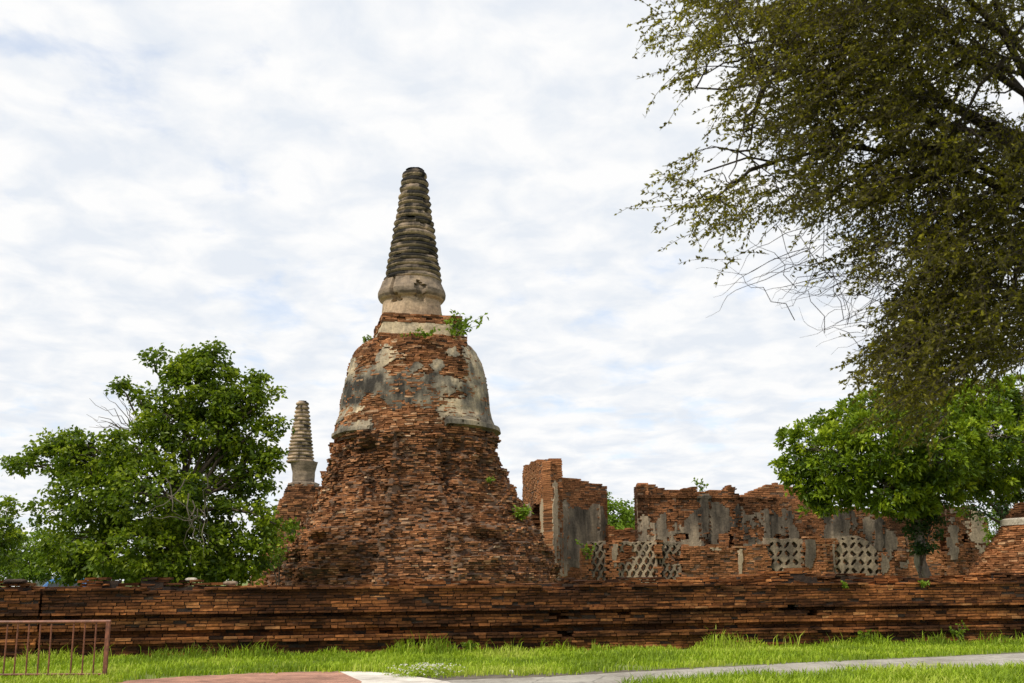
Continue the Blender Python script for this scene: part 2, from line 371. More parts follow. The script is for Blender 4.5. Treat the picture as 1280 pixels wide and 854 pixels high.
sheet('pavement', wob([G(110, 862), G(165, 851.5), G(240, 846.5), G(330, 842), G(424, 840.5)], 10, .06) +
      [tuple(G(452, 853)[:2]), tuple(G(430, 905)[:2]), tuple(G(350, 1100)[:2]), tuple(G(-200, 1100)[:2])], 0.016, M_pink)

# ------------------------------------------------------------------ brick walls
def seg_axes(p0, p1):
    p0 = np.array(p0[:2], float); p1 = np.array(p1[:2], float); L = np.linalg.norm(p1 - p0)
    U = np.array([*(p1 - p0) / L, 0]); Nn = np.array([U[1], -U[0], 0.0])      # normal towards the camera side when p0 is left of p1
    return p0, L, U, Nn
def brick_wall(name, p0, p1, top, thick, ch, bl, mat, parent, solid=None, depth=None, z0=0.0, ero=0.02, seed=0, cmat=None, tsd=0.18, vjit=0.005, core_name='mortar_core', gap=0.008, inset=0.028, hard=None):
    """courses of single bricks running through the wall's thickness, over a mortar core"""
    p0, L, U, Nn = seg_axes(p0, p1)
    solid = solid or (lambda u, z: np.ones(np.shape(u), bool)); depth = depth or (lambda u, z: 0 * u)
    us, zs, hu, hz = [], [], [], []
    ztop = float(np.max(top(np.linspace(0, L, 400))))
    k = 0; z = z0
    while z < ztop:
        h = ch * rng.uniform(0.88, 1.1)
        u = -bl * rng.uniform(0.2, 0.8) if k % 2 else -bl * rng.uniform(0, 0.3)
        while u < L:
            w = bl * (rng.uniform(0.8, 1.15) if rng.random() > 0.2 else rng.uniform(0.45, 0.6))
            a, b = max(u, 0), min(u + w, L)
            if b - a > 0.06: us.append((a + b) / 2); hu.append((b - a) / 2 - gap * rng.uniform(.5, 1.4)); zs.append(z + h / 2); hz.append(h / 2 - gap * rng.uniform(.5, 1.2))
            u += w
        z += h; k += 1
    us, zs, hu, hz = map(np.array, (us, zs, hu, hz))
    ok = (zs + hz < top(us) + 0.02) & solid(us, zs)
    us, zs, hu, hz = us[ok], zs[ok], hu[ok], hz[ok]; n = len(us)
    e = ero * np.where(rng.random(n) < 0.16, rng.uniform(0.8, 2.6, n), rng.uniform(-0.3, 0.6, n)) + ero * 2.2 * (fbm(us * .9, zs * 2, 0, seed) - .5)
    d = depth(us, zs) - e
    front = d; back = -thick + rng.uniform(-1, 1, n) * ero
    hn = (front - back) / 2; cn = (front + back) / 2
    C = np.stack([p0[0] + U[0] * us + Nn[0] * cn, p0[1] + U[1] * us + Nn[1] * cn, zs], 1)
    V, Fc = boxes(C, np.repeat(U[None], n, 0), np.repeat(Nn[None], n, 0), hu, hn, hz, vjit)
    tone = np.clip(0.5 + 0.55 * (fbm(us * .6, zs * 1.3, 3, seed + 5) - .5) + rng.normal(0, tsd, n), 0, 1)
    o = mk(name, V, Fc, mat, parent, attr=np.repeat(tone, 6))
    # core, cell by cell
    cu, cz = bl * 0.5, ch * 2
    nu, nz = int(math.ceil(L / cu)), int(math.ceil((ztop - z0) / cz)); cu = L / nu
    iu, iz = np.meshgrid(np.arange(nu), np.arange(nz), indexing='ij')
    uc, zc = (iu + .5) * cu, z0 + (iz + .5) * cz
    S = (zc + cz * 0.6 < np.minimum(top(np.clip(uc - cu * .7, 0, L)), top(np.clip(uc + cu * .7, 0, L)))) & solid(uc, zc) & solid(np.clip(uc - cu * .5, 0, L), zc) & solid(np.clip(uc + cu * .5, 0, L), zc) & solid(uc, zc - cz * .5) & solid(uc, zc + cz * .5)
    S[0] &= True
    V, Q = [], []
    def vtx(u, z, nn): return [p0[0] + U[0] * u + Nn[0] * nn, p0[1] + U[1] * u + Nn[1] * nn, z]
    def face(a, b, c, d_): q = len(V); V.extend([a, b, c, d_]); Q.append((q, q + 1, q + 2, q + 3))
    dmin = np.min([depth(uc + a_ * cu, zc + b_ * cz) for a_ in (-.55, 0, .55) for b_ in (-.55, -.25, 0, .25, .55)], axis=0)
    e = 0.03
    for i in range(nu):
        for j in range(nz):
            if not S[i, j]: continue
            u0, u1 = i * cu, (i + 1) * cu; a0, a1 = z0 + j * cz, z0 + (j + 1) * cz
            if i == 0: u0 += e
            if i == nu - 1: u1 -= e
            f, bk = dmin[i, j] - inset, -thick + inset
            face(vtx(u0, a0, f), vtx(u1, a0, f), vtx(u1, a1, f), vtx(u0, a1, f))
            face(vtx(u1, a0, bk), vtx(u0, a0, bk), vtx(u0, a1, bk), vtx(u1, a1, bk))
            for di, dj, q in ((-1, 0, (u0, a0, u0, a1)), (1, 0, (u1, a1, u1, a0)), (0, 1, (u0, a1, u1, a1)), (0, -1, (u1, a0, u0, a0))):
                ii, jj = i + di, j + dj
                out = not (0 <= ii < nu and 0 <= jj < nz) or not S[ii, jj]
                if out: face(vtx(q[0], q[1], f), vtx(q[2], q[3], f), vtx(q[2], q[3], bk), vtx(q[0], q[1], bk))
                elif abs(dmin[ii, jj] - dmin[i, j]) > 0.01 and dmin[ii, jj] < dmin[i, j]:
                    f2 = dmin[ii, jj] - inset; face(vtx(q[0], q[1], f), vtx(q[2], q[3], f), vtx(q[2], q[3], f2), vtx(q[0], q[1], f2))
    if Q: mk(core_name, V, np.array(Q), cmat or M_core, parent)
    return o
def plaster_sheet(name, p0, p1, z0, z1, score, depth, mat, parent, dark, step=0.09, th=0.05):
    """stucco layer left on a facade wherever score(u, z) > 0"""
    p0, L, U, Nn = seg_axes(p0, p1)
    nu, nz = int(L / step) + 1, int((z1 - z0) / step) + 1
    u, z = np.meshgrid(np.linspace(0, L, nu), np.linspace(z0, z1, nz), indexing='ij')
    u2 = u + (vn(u * 9, z * 9, 0, 3) - .5) * step * .7; z2 = z + (vn(u * 9, z * 9, 5, 4) - .5) * step * .7
    d = depth(u, z) + 0.022 + 0.03 * (fbm(u * 1.5, z * 1.5, 0, 8) - .5)
    V = np.stack([p0[0] + U[0] * u2 + Nn[0] * d, p0[1] + U[1] * u2 + Nn[1] * d, z2], -1)
    s = score(u, z)
    i, j = np.meshgrid(np.arange(nu - 1), np.arange(nz - 1), indexing='ij')
    keep = (s[:-1, :-1] + s[1:, 1:] + s[1:, :-1] + s[:-1, 1:]) / 4 > 0
    ix = i * nz + j
    Q = np.stack([ix, ix + nz, ix + nz + 1, ix + 1], -1)[keep]
    if len(Q) == 0: return
    dk = dark(u, z)[:-1, :-1][keep]
    used, inv = np.unique(Q, return_inverse=True)
    return mk(name, V.reshape(-1, 3)[used], inv.reshape(Q.shape), mat, parent, smooth=False, attr=dk, solid=th)

# --- the long boundary wall by the path
def wall_pt(px):                        # foot of the wall under photo column px
    A, B = np.array([-10.67, 22.5]), np.array([12.8, 27.0]); d = M3 @ np.array([(px - 640) / F, -(760 - 427) / F, -1.0])
    t = np.linalg.solve(np.array([[d[0], -(B - A)[0]], [d[1], -(B - A)[1]]]), A); return A + (B - A) * t[1]
WH = 1.445
def wall_profile(u, z):
    k = (WH - z) / WH
    d = np.zeros_like(u)
    d = np.where(k < 0.05, 0.05, d)
    d = np.where((k > 0.335) & (k < 0.395), 0.06, d)
    d = np.where((k > 0.395) & (k < 0.44), -0.15, d)
    d = np.where((k > 0.44) & (k < 0.62), -0.015, d)
    d = np.where((k > 0.62) & (k < 0.70), -0.20, d)
    d = np.where((k > 0.70) & (k < 0.80), 0.07, d)
    d = np.where(k > 0.80, 0.02 - 0.05 * vn(u * 1.2, z * 4, 0, 61), d)
    return d
def weep(u, z):                          # a few lost bricks
    h = np.zeros(np.shape(u), bool)
    for (a, b) in weeps: h |= (np.abs(u - a) < 0.16) & (np.abs(z - b) < 0.05)
    return ~h
JX = 51
q_l, q_j, q_r = wall_pt(-330), wall_pt(JX), wall_pt(1620)
for nm, a, b, lab, sd_ in (('brick_wall', q_l, q_j + (q_l - q_j) / np.linalg.norm(q_l - q_j) * 0.03, 'short end stretch of the low dark brick boundary wall behind the rusty railing, left of the vertical joint', 30),
                      ('brick_wall', q_j, q_r, 'long low moulded brick boundary wall with dark stains running beside the path', 31)):
    t = thing(nm, lab, 'wall', (*((a + b) / 2), 0), 'lengths of the boundary wall')
    Lw = np.linalg.norm(b - a)
    weeps = [] if sd_ == 30 else [(Lw * rng.uniform(.02, .75), WH * q) for q in (0.53, 0.53, 0.60, 0.55, 0.33, 0.6, 0.25, 0.58)]
    top = lambda u, s=sd_: WH - 0.07 * (vn(u * 1.1, 0, 0, s) > 0.72) - 0.06 * (vn(u * 2.3, 4, 0, s) > 0.8)
    brick_wall('wall_bricks', a, b, top, 0.42, 0.064, 0.30, M_wall, t, solid=weep, depth=wall_profile, ero=0.014, seed=sd_, cmat=M_core_dark)
    # the ragged inner courses, set back on top
    p0, L, U, Nn = seg_axes(a, b)
    a2, b2 = a - Nn[:2] * 0.46, b - Nn[:2] * 0.46
    def top2(u, s=sd_, A=a2, Uv=U):
        x, _ = PX(np.stack([A[0] + Uv[0] * u, A[1] + Uv[1] * u, np.full_like(u, 1.5)], -1))
        h = 0.03 + 0.19 * np.clip((fbm(u * .35, 0, 0, s + 3, 3) - .38) * 2.2, 0, 1) + 0.16 * np.exp(-((x - 190) / 70) ** 2) + 0.12 * np.exp(-((x - 950) / 200) ** 2) + 0.10 * np.exp(-((x - 10) / 40) ** 2)
        return WH + h * (1 - .9 * np.exp(-((x - 66) / 34) ** 2)) * (0.55 + 0.6 * (vn(u * 3.1, 1, 0, s) > .35))
    brick_wall('inner_courses', a2, b2, top2, 0.55, 0.066, 0.31, M_wall, t, ero=0.05, seed=sd_ + 9, cmat=M_core_dark, vjit=0.011, core_name='inner_core', gap=0.009)

# ------------------------------------------------------------------ the big chedi
def prof(rows, cxp, D):                  # silhouette rows (photo y, left x, right x) -> heights and radii
    z = np.array([P(cxp, y, D)[2] for y, _, _ in rows]); r = np.array([(b - a) / 2 * mpp(y, D) for y, a, b in rows])
    o = np.argsort(z); return z[o], r[o]
def brick_cone(name, c, zs, rs, ch, bl, deep, mat, parent, er, skip=None, seed=0, tonef=None, shape=None, z0=0.0, gap=0.008, drop=0.0, tb=0.0):
    C, U, Nn, hu, hn, hz, tn = [], [], [], [], [], [], []
    z = z0; k = 0
    while z < zs[-1]:
        h = ch * rng.uniform(0.88, 1.12); zc = z + h / 2
        r = float(np.interp(zc, zs, rs)); n = max(8, int(2 * math.pi * r / bl))
        w = rng.uniform(0.7, 1.3, n); w = np.where(rng.random(n) < .25, w * .6, w); w *= 2 * math.pi / w.sum()
        e = np.concatenate([[0], np.cumsum(w)]) + rng.uniform(0, .3); th = (e[:-1] + e[1:]) / 2
        th = (th + math.pi) % (2 * math.pi) - math.pi; rr = np.full(n, r)
        if shape: rr = shape(th, np.full(n, zc), rr)
        rr = rr - er(th, np.full(n, zc))
        ok = np.ones(n, bool)
        if skip is not None: ok &= ~skip(th, np.full(n, zc))
        if drop: ok &= rng.random(n) > drop
        nvec = np.stack([np.sin(th), -np.cos(th), 0 * th], 1)
        C.append((np.array([c[0], c[1], zc]) + nvec * (rr - deep / 2)[:, None])[ok]); Nn.append(nvec[ok])
        U.append(np.stack([np.cos(th), np.sin(th), 0 * th], 1)[ok]); hu.append((w * rr / 2 - gap * rng.uniform(.3, 1.6, n))[ok])
        hn.append(np.full(n, deep / 2)[ok]); hz.append(np.full(n, h / 2 - gap * .7)[ok] * rng.uniform(.8, 1.0, ok.sum()))
        t = 0.5 + 0.5 * (fbm(np.sin(th) * 2.2 + seed, np.cos(th) * 2.2, zc * .5, seed) - .5) + tb + rng.normal(-.02, 0.22, n)
        tn.append(np.clip(t, 0, 1)[ok]); z += h; k += 1
    C, U, Nn, hu, hn, hz, tn = (np.concatenate(a) for a in (C, U, Nn, hu, hn, hz, tn))
    V, Fc = boxes(C, U, Nn, hu, hn, hz, 0.011)
    return mk(name, V, Fc, mat, parent, attr=np.repeat(tn, 6))

CX, CD = 517, 38.0
cc3 = P(CX, 722, CD); CC = np.array([cc3[0], cc3[1]])
ch_t = thing('chedi', 'tall ruined brick chedi with stuccoed bell and ringed spire, the largest in the middle', 'chedi', (*CC, 0), 'ruined chedis')
base_rows = [(790, 318, 716), (727, 338, 695), (699, 349, 688), (671, 364, 674), (650, 383, 661), (635, 392, 653), (614, 402, 638), (600, 406, 628), (576, 411, 619), (551, 413, 616)]
bz, br_ = prof(base_rows, CX, CD)
Z_B0 = bz[-1]
def lump(th, z, f, s): return fbm(np.sin(th) * f + 7, np.cos(th) * f + 3, z * f * .35, s, 4)
def wear(th, z):
    panel = np.exp(-((th - 0.09) / 0.22) ** 4) * (z < 6.4)            # a smoother, finer face in the middle
    e = 0.75 * (lump(th, z, 2.2, 40) - 0.45) + 0.42 * (lump(th, z, 6.5, 44) - .5) + 1.0 * np.clip(lump(th, z, 5, 47) - .55, 0, .3)
    e = e + .45 * np.exp(-((th + .32) / .10) ** 2 - ((z - 4.3) / .5) ** 2) + .4 * np.exp(-((th - .42) / .09) ** 2 - ((z - 4.6) / .6) ** 2)
    q = z / 0.52 + lump(th, z, 1.5, 41) * 2; ter = (np.ceil(q) - q) * 0.18
    return (e + ter) * (1 - .6 * panel) - .05 + .10 * panel
def er_base(th, z):
    n = len(th); return wear(th, z) + np.where(rng.random(n) < .16, rng.uniform(.05, .16, n), rng.uniform(0, .05, n))
def shape_base(th, z, r):
    ridge = 0.32 * np.exp(-((th + 0.12) / 0.04) ** 2) + 0.28 * np.exp(-((th - 0.36) / 0.04) ** 2)      # worn redented corners
    return r * (1 + 0.022 * np.cos(4 * (th + 0.2))) + ridge * (z < 6.3)
brick_cone('brick_base', CC, np.append(bz, [])[:], br_ + .11, 0.064, 0.24, 0.75, M_chedi, ch_t, er_base, seed=3, shape=shape_base, drop=0.06)
zq = np.linspace(0, Z_B0, 150)
def core_wob(T, Z):
    q = np.interp(Z, bz, br_) + .11; th = (T + math.pi) % (2 * math.pi) - math.pi
    return shape_base(th, Z, q) - q - wear(th, Z) + .05 * (lump(th, Z, 20, 49) - .5)
V, Fq = lathe(CC, zq, np.interp(zq, bz, br_) + .11 - .075, 300, core_wob); mk('base_core', V, Fq, M_core, ch_t)
# bell
bell_rows = [(552, 415, 614), (548, 414, 615), (530, 418, 612), (523, 420, 608), (495, 422, 604), (478, 425, 600), (464, 428, 596.5), (454, 430, 592), (443, 435, 586), (436, 440, 578), (431, 452, 570)]
lz, lr = prof(bell_rows, CX, CD)
def er_bell(th, z):
    ind = np.where(rng.random(len(th)) < .10, rng.uniform(.03, .09, len(th)), rng.uniform(0, .025, len(th)))
    return 0.20 * (lump(th, z, 3.0, 50) - .42) + ind - 0.03
brick_cone('bell', CC, lz, lr, 0.070, 0.25, 0.6, M_bell, ch_t, er_bell, seed=8, z0=lz[0] - 0.02, gap=0.005)
zc_ = np.linspace(lz[0] - .1, lz[-1], 26); V, Fq = lathe(CC, zc_, np.interp(zc_, lz, lr) - 0.06, 120, lambda T, Z: -0.20 * (lump(T, Z, 3.0, 50) - .42)); mk('bell_core', V, Fq, M_core, ch_t)
# stucco left on the bell
def px_of(th, z, cxp, D, zs, rs):
    r = np.interp(z, zs, rs); _, y = PX(np.stack([np.full_like(z, cc3[0]), np.full_like(z, cc3[1]), z], -1))
    return cxp + r * np.sin(th) / mpp(520, D), y + 0 * th
PATCH = [(535, 500, 40, 26, .8), (520, 478, 14, 8, .6), (566, 455, 8, 10, .5), (462, 480, 30, 12, .5), (455, 500, 36, 24, .95), (500, 500, 30, 24, .85), (428, 506, 10, 22, .7), (494, 460, 20, 13, .15), (596, 472, 20, 36, .40), (592, 505, 24, 40, .35), (606, 500, 11, 48, .9), (575, 522, 30, 15, .1),
         (442, 466, 10, 12, .35), (540, 520, 18, 8, .7), (450, 521, 38, 7, -.05), (425, 521, 14, 9, -.05), (549, 474, 9, 7, .3), (556, 500, 12, 12, .5), (511, 484, 16, 8, .75), (585, 448, 10, 12, .35)]
th_n, z_n = 330, 96
T, Zg = np.meshgrid(np.linspace(-math.pi, math.pi, th_n), np.linspace(lz[0] + .38, lz[-1] - .15, z_n), indexing='ij')
ex, ey = px_of(T, Zg, CX, CD, lz, lr); front = np.cos(T) > 0
def patch_score(x, y, patches, amp, s, T, Z):
    sc = np.full(x.shape, -1.0); dk = np.zeros(x.shape); wsum = np.full(x.shape, 1e-6)
    for (a, b, rx, ry, d) in patches:
        q = 1 - np.sqrt(((x - a) / rx) ** 2 + ((y - b) / ry) ** 2); sc = np.maximum(sc, q)
        w = np.exp(-2.0 * (((x - a) / rx) ** 2 + ((y - b) / ry) ** 2)); dk += w * d; wsum += w
    return sc + amp * (fbm(x * .06, y * .075, s, s, 6) - .5) + amp * .25 * (vn(x * .35, y * .5, s, 7) - .5), dk / wsum
s, dk = patch_score(ex, ey, PATCH, 2.1, 3, T, Zg); s = s - .16
s = np.where(front, s, (lump(T, Zg, 2.5, 77) - .5) * 3)
r_p = np.interp(Zg, lz, lr) + 0.030 + 0.05 * (lump(T, Zg, 5, 71) - .5) - 0.12 * (lump(T, Zg, 3.0, 50) - .42) + .03 * (lump(T, Zg, 16, 72) - .5)
V = np.stack([CC[0] + r_p * np.sin(T), CC[1] - r_p * np.cos(T), Zg], -1)
i, j = np.meshgrid(np.arange(th_n - 1), np.arange(z_n - 1), indexing='ij'); ix = i * z_n + j
keep = (s[:-1, :-1] + s[1:, 1:] + s[1:, :-1] + s[:-1, 1:]) > 0
Q = np.stack([ix, ix + z_n, ix + z_n + 1, ix + 1], -1)[keep]
used, inv = np.unique(Q, return_inverse=True)
mk('stucco', V.reshape(-1, 3)[used], inv.reshape(Q.shape), M_plaster, ch_t, attr=(dk * .85 - .10 + 1.3 * (lump(T, Zg, 7, 83) - .5))[:-1, :-1][keep], solid=0.07)
# the moulding ring round the foot of the bell, broken away in the middle
def moulding(y0, y1, t0, t1, out, nm, dark):
    zt, zb = P(CX, y0, CD)[2], P(CX, y1, CD)[2]; zz_ = np.linspace(zb, zt, 12); k = np.linspace(0, 1, 12)
    pr = out * np.interp(k, [0, .12, .18, .46, .52, 1], [-.3, .35, 1.0, 1.0, .28, .02]); th = np.linspace(t0, t1, 70)
    Tt, Zt = np.meshgrid(th, zz_, indexing='ij')
    rr = np.interp(Zt, lz, lr) + pr[None, :] + 0.05 * (lump(Tt, Zt, 5, 23) - .5)
    Zt = Zt + 0.10 * (lump(Tt, Zt * 0, 3, 29) - .5)
    V = np.stack([CC[0] + rr * np.sin(Tt), CC[1] - rr * np.cos(Tt), Zt], -1).reshape(-1, 3)
    i, j = np.meshgrid(np.arange(69), np.arange(11), indexing='ij'); ix = i * 12 + j
    ragged = lump(Tt, Zt * 3, 5, 31)[:-1, :-1] + 0.22 * np.minimum(1, np.minimum(i, 68 - i) / 8.0) > 0.5
    Q = np.stack([ix, ix + 12, ix + 13, ix + 1], -1)[ragged]; used, inv = np.unique(Q, return_inverse=True)
    mk(nm, V[used], inv.reshape(-1, 4), M_plaster, ch_t, attr=dark + .9 * (lump(Tt, Zt, 6, 37)[:-1, :-1][ragged] - .5), solid=0.30)
moulding(526, 546, 0.44, 2.6, 0.20, 'moulding', 0.40); moulding(536, 551, -2.3, -0.34, 0.10, 'moulding', 0.40)
# square block above the bell, drum and ringed spire
def block(name, y0, y1, hw0, hw1, rot, mat, parent, c, cxp, D, dark, amp=0.05, nn=26, jut=0.0, seed=0):
    D = D - 1.35; zb, zt = P(cxp, y1, D)[2], P(cxp, y0, D)[2]; h0, h1 = hw0 * mpp(y0, D), hw1 * mpp(y1, D)
    per = []
    t = np.linspace(-1, 1, nn)[:-1]
    for a, b in ((t, -1 + 0 * t), (1 + 0 * t, t), (-t, 1 + 0 * t), (-1 + 0 * t, -t)): per.append(np.stack([a, b], 1))
    per = np.vstack(per); m = len(per); nz = 9
    rr = np.linspace(h1, h0, nz); zz_ = np.linspace(zb, zt, nz)
    V = []
    for r_, z_ in zip(rr, zz_):
        q = per * r_; d = amp * (fbm(q[:, 0] * 2.5 + seed, q[:, 1] * 2.5, z_ * 3, seed, 4) - .55) * 2
        q = q * (1 + d / r_)[:, None]
        V.append(np.stack([c[0] + q[:, 0] * math.cos(rot) - q[:, 1] * math.sin(rot), c[1] + q[:, 0] * math.sin(rot) + q[:, 1] * math.cos(rot), np.full(m, z_) + (0 if 0 < z_ - zb < zt - zb - .001 else 0)], 1))
    V = np.vstack(V + [[[c[0], c[1], zt]], [[c[0], c[1], zb]]])
    i, j = np.meshgrid(np.arange(nz - 1), np.arange(m), indexing='ij'); j2 = (j + 1) % m
    Q = np.stack([i * m + j, i * m + j2, (i + 1) * m + j2, (i + 1) * m + j], -1).reshape(-1, 4)
    jj = np.arange(m); f3 = np.vstack([np.stack([(nz - 1) * m + jj, (nz - 1) * m + (jj + 1) % m, np.full(m, nz * m)], 1), np.stack([(jj + 1) % m, jj, np.full(m, nz * m + 1)], 1)])
    return mk(name, V, [Q, f3], mat, parent, attr=np.full(len(Q) + len(f3), dark))
ROT = R(13.5)
def square_bricks(name, y0, y1, hw, rot, mat, parent, c, cxp, D, ch=0.065, bl=0.26, er=0.05):
    D = D - 1.35; zb, zt = P(cxp, y1, D)[2], P(cxp, y0, D)[2]; h = hw * mpp(y0, D); C, U, Nn, hu, hn, hz = [], [], [], [], [], []
    z = zb; k = 0
    while z < zt - .01:
        for q in range(4):
            a = rot + q * math.pi / 2; u3 = np.array([math.cos(a), math.sin(a), 0]); n3 = np.array([math.sin(a), -math.cos(a), 0])
            x = -h - (bl / 2 if k % 2 else 0)
            while x < h - .03:
                w = bl * rng.uniform(.75, 1.2); x0, x1 = max(x, -h), min(x + w, h - .002)
                if x1 - x0 > .05:
                    e = rng.uniform(0, er) if rng.random() > .15 else rng.uniform(er, er * 2.6)
                    C.append(np.array([c[0], c[1], z + ch / 2]) + u3 * (x0 + x1) / 2 + n3 * (h - e - .2)); U.append(u3); Nn.append(n3); hu.append((x1 - x0) / 2 - .004); hn.append(.2); hz.append(ch / 2 - .004)
                x += w
        z += ch; k += 1
    n = len(C); V, Fc = boxes(np.array(C), np.array(U), np.array(Nn), np.array(hu), np.array(hn), np.array(hz), .009)
    return mk(name, V, Fc, mat, parent, attr=np.repeat(np.clip(rng.normal(.42, .22, n), 0, 1), 6))
hk = square_bricks('harmika', 419, 433, 56, ROT, M_bell, ch_t, CC, 516, CD)
block('harmika_core', 394, 433, 44, 50, ROT, M_core, hk if False else ch_t, CC, 516, CD, .4)
block('stucco_band', 403.5, 422, 49.5, 54, ROT, M_plaster, ch_t, CC, 516, CD, 0.06, amp=0.05, seed=4)
square_bricks('cornice', 392.5, 404, 50.5, ROT, M_bell, ch_t, CC, 516, CD, er=.045)
def ring_spire(name, rows, n, cxp, D, c, mat, parent, seg=64, dpx=2.2, seed=0, power=0.9, bias=0.0, wf=1.0):
    z, r = prof(rows, cxp, D); z0, z1 = z[0], z[-1]
    e = 1 - (1 - np.linspace(0, 1, n + 1)) ** power if power != 1 else np.linspace(0, 1, n + 1)
    e = z0 + (z1 - z0) * e; zs, rs, rid = [], [], []
    dp = dpx * mpp(300, D)
    for k in range(n):
        a, b = e[k], e[k + 1]
        for q, dd in ((0.0, -1.05), (0.10, -0.5), (0.20, 0.05), (0.34, 0.42), (0.5, 0.5), (0.66, 0.25), (0.8, -0.3), (0.93, -0.95)):
            zq = a + (b - a) * q; zs.append(zq); rs.append(np.interp(zq, z, r) + dp * dd * (0.8 + 0.35 * rng.random())); rid.append(k)
    zs.append(z1); rs.append(np.interp(z1, z, r) + dp * .1); rid.append(n)
    rid = np.array(rid, float)
    def wb(T, Z):
        K = np.repeat(rid[:, None], T.shape[1], 1)
        w = dp * 1.5 * (fbm(np.sin(T) * 2.2, np.cos(T) * 2.2, K * 7.3, seed, 3) - .5) + dp * 0.8 * (fbm(np.sin(T) * 9, np.cos(T) * 9, Z * 9, seed + 4, 3) - .5)
        w -= dp * 1.6 * (fbm(np.sin(T) * 1.7, np.cos(T) * 1.7, K * 3.1 + 50, seed + 9, 3) > .68)
        return w * wf
    V, Fq = lathe(c, zs, rs, seg, wb)
    # small vertical sag of the rings
    V[:, 2] += 0.035 * wf * (fbm(V[:, 0] * .9, V[:, 1] * .9, V[:, 2] * 1.1, seed + 2) - .5) * 2
    nf = sum(len(f) for f in Fq); at = np.zeros(nf); kk = np.repeat(np.arange(len(zs) - 1), seg) % 8
    ring = np.repeat(rid[:-1], seg); ang = np.tile(np.arange(seg) * 2 * math.pi / seg, len(zs) - 1)
    blot = fbm(np.sin(ang) * 1.6, np.cos(ang) * 1.6, ring * 1.9, seed + 6, 3)
    at[:len(kk)] = np.where((kk >= 3) & (kk <= 6), .62, np.where(kk == 7, .8, -0.02)) + (blot - .5) * 2.4 + .05 + bias
    return mk(name, V, Fq, mat, parent, attr=at, smooth=False)
sp_rows = [(354, 479, 550.5), (330, 483.5, 547), (295, 490, 542), (260, 498, 538.5), (240, 500.5, 535.5), (226, 502, 533.5), (219, 503, 531), (213.5, 505, 528)]
SPC = P(516, 722, CD)[:2]
ring_spire('spire', sp_rows, 17, 517, CD, (P(517.5, 280, CD)[0], CC[1]), M_spire, ch_t, seed=12, bias=.14, dpx=2.1)
fl_rows = [(405, 477, 552), (394, 477, 552), (384, 477.5, 551), (379.5, 478, 551), (377, 475, 555), (373, 472.5, 557.5), (368, 472.5, 557.5), (363, 475, 555), (358, 477, 552.5), (354, 478, 551)]
z_, r_ = prof(fl_rows, 515, CD)
zq = np.linspace(z_[0], z_[-1], 40)
V, Fq = lathe((P(515, 375, CD)[0], CC[1]), zq, np.interp(zq, z_, r_), 90, lambda T, Z: 0.10 * (lump(T, Z, 4, 91) - .5) - 0.16 * (lump(T, Z, 2.2, 95) > .62) * (Z > z_[2]))
nf = sum(len(f) for f in Fq); zz_ = np.repeat(zq[:-1], 90); at = np.full(nf, .1); at[:len(zz_)] = np.where(zz_ > z_[4], .36, -.06) + .5 * (fbm(np.tile(np.arange(90) * .25, 39), zz_ * 4, 0, 5) - .5)
mk('drum', V, Fq, M_spire, ch_t, attr=at)

# ------------------------------------------------------------------ the small chedi behind, on the left
SX, SD = 375, 62.0
s3 = P(SX, 722, SD); SC = np.array([s3[0], s3[1]])
sc_t = thing('chedi', 'small far chedi with a pale ringed spire between leafy tree and big chedi', 'chedi', (*SC, 0), 'ruined chedis')
z_, r_ = prof([(790, 300, 450), (722, 312, 436), (700, 322, 430), (680, 328, 424), (663, 332, 418), (662, 340, 409), (640, 341, 408), (626, 345, 404), (622, 349, 401), (606, 355.5, 394)], SX, SD)
brick_cone('brick_bell', SC, z_, r_, 0.11, 0.36, 0.6, M_chedi, sc_t, lambda t, z: .14 * (lump(t, z, 2, 4) - .5) + rng.uniform(0, .08, len(t)), seed=5, tb=-.2)
V, Fq = lathe(SC, z_, r_ - .2, 48); mk('bell_core', V, Fq, M_core_dark, sc_t)
z_, r_ = prof([(609, 355, 394), (604.5, 356, 393), (604, 361, 388), (590, 360.5, 388), (584, 359, 390), (578, 358, 392)], SX, SD)
zq = np.linspace(z_[0], z_[-1], 16); V, Fq = lathe(SC, zq, np.interp(zq, z_, r_), 48, lambda T, Z: .09 * (lump(T, Z, 3, 7) - .5)); mk('drum', V, Fq, M_spire, sc_t, attr=np.full(sum(len(f) for f in Fq), .38))
ring_spire('spire', [(579, 358, 392.5), (550, 363.5, 390), (526, 368.5, 389), (504, 372.5, 387), (501.5, 374, 384)], 17, 376, SD, SC + np.array([P(376.5, 550, SD)[0] - SC[0], 0]), M_spire, sc_t, seg=44, dpx=1.35, seed=31, bias=-.30, wf=.35)

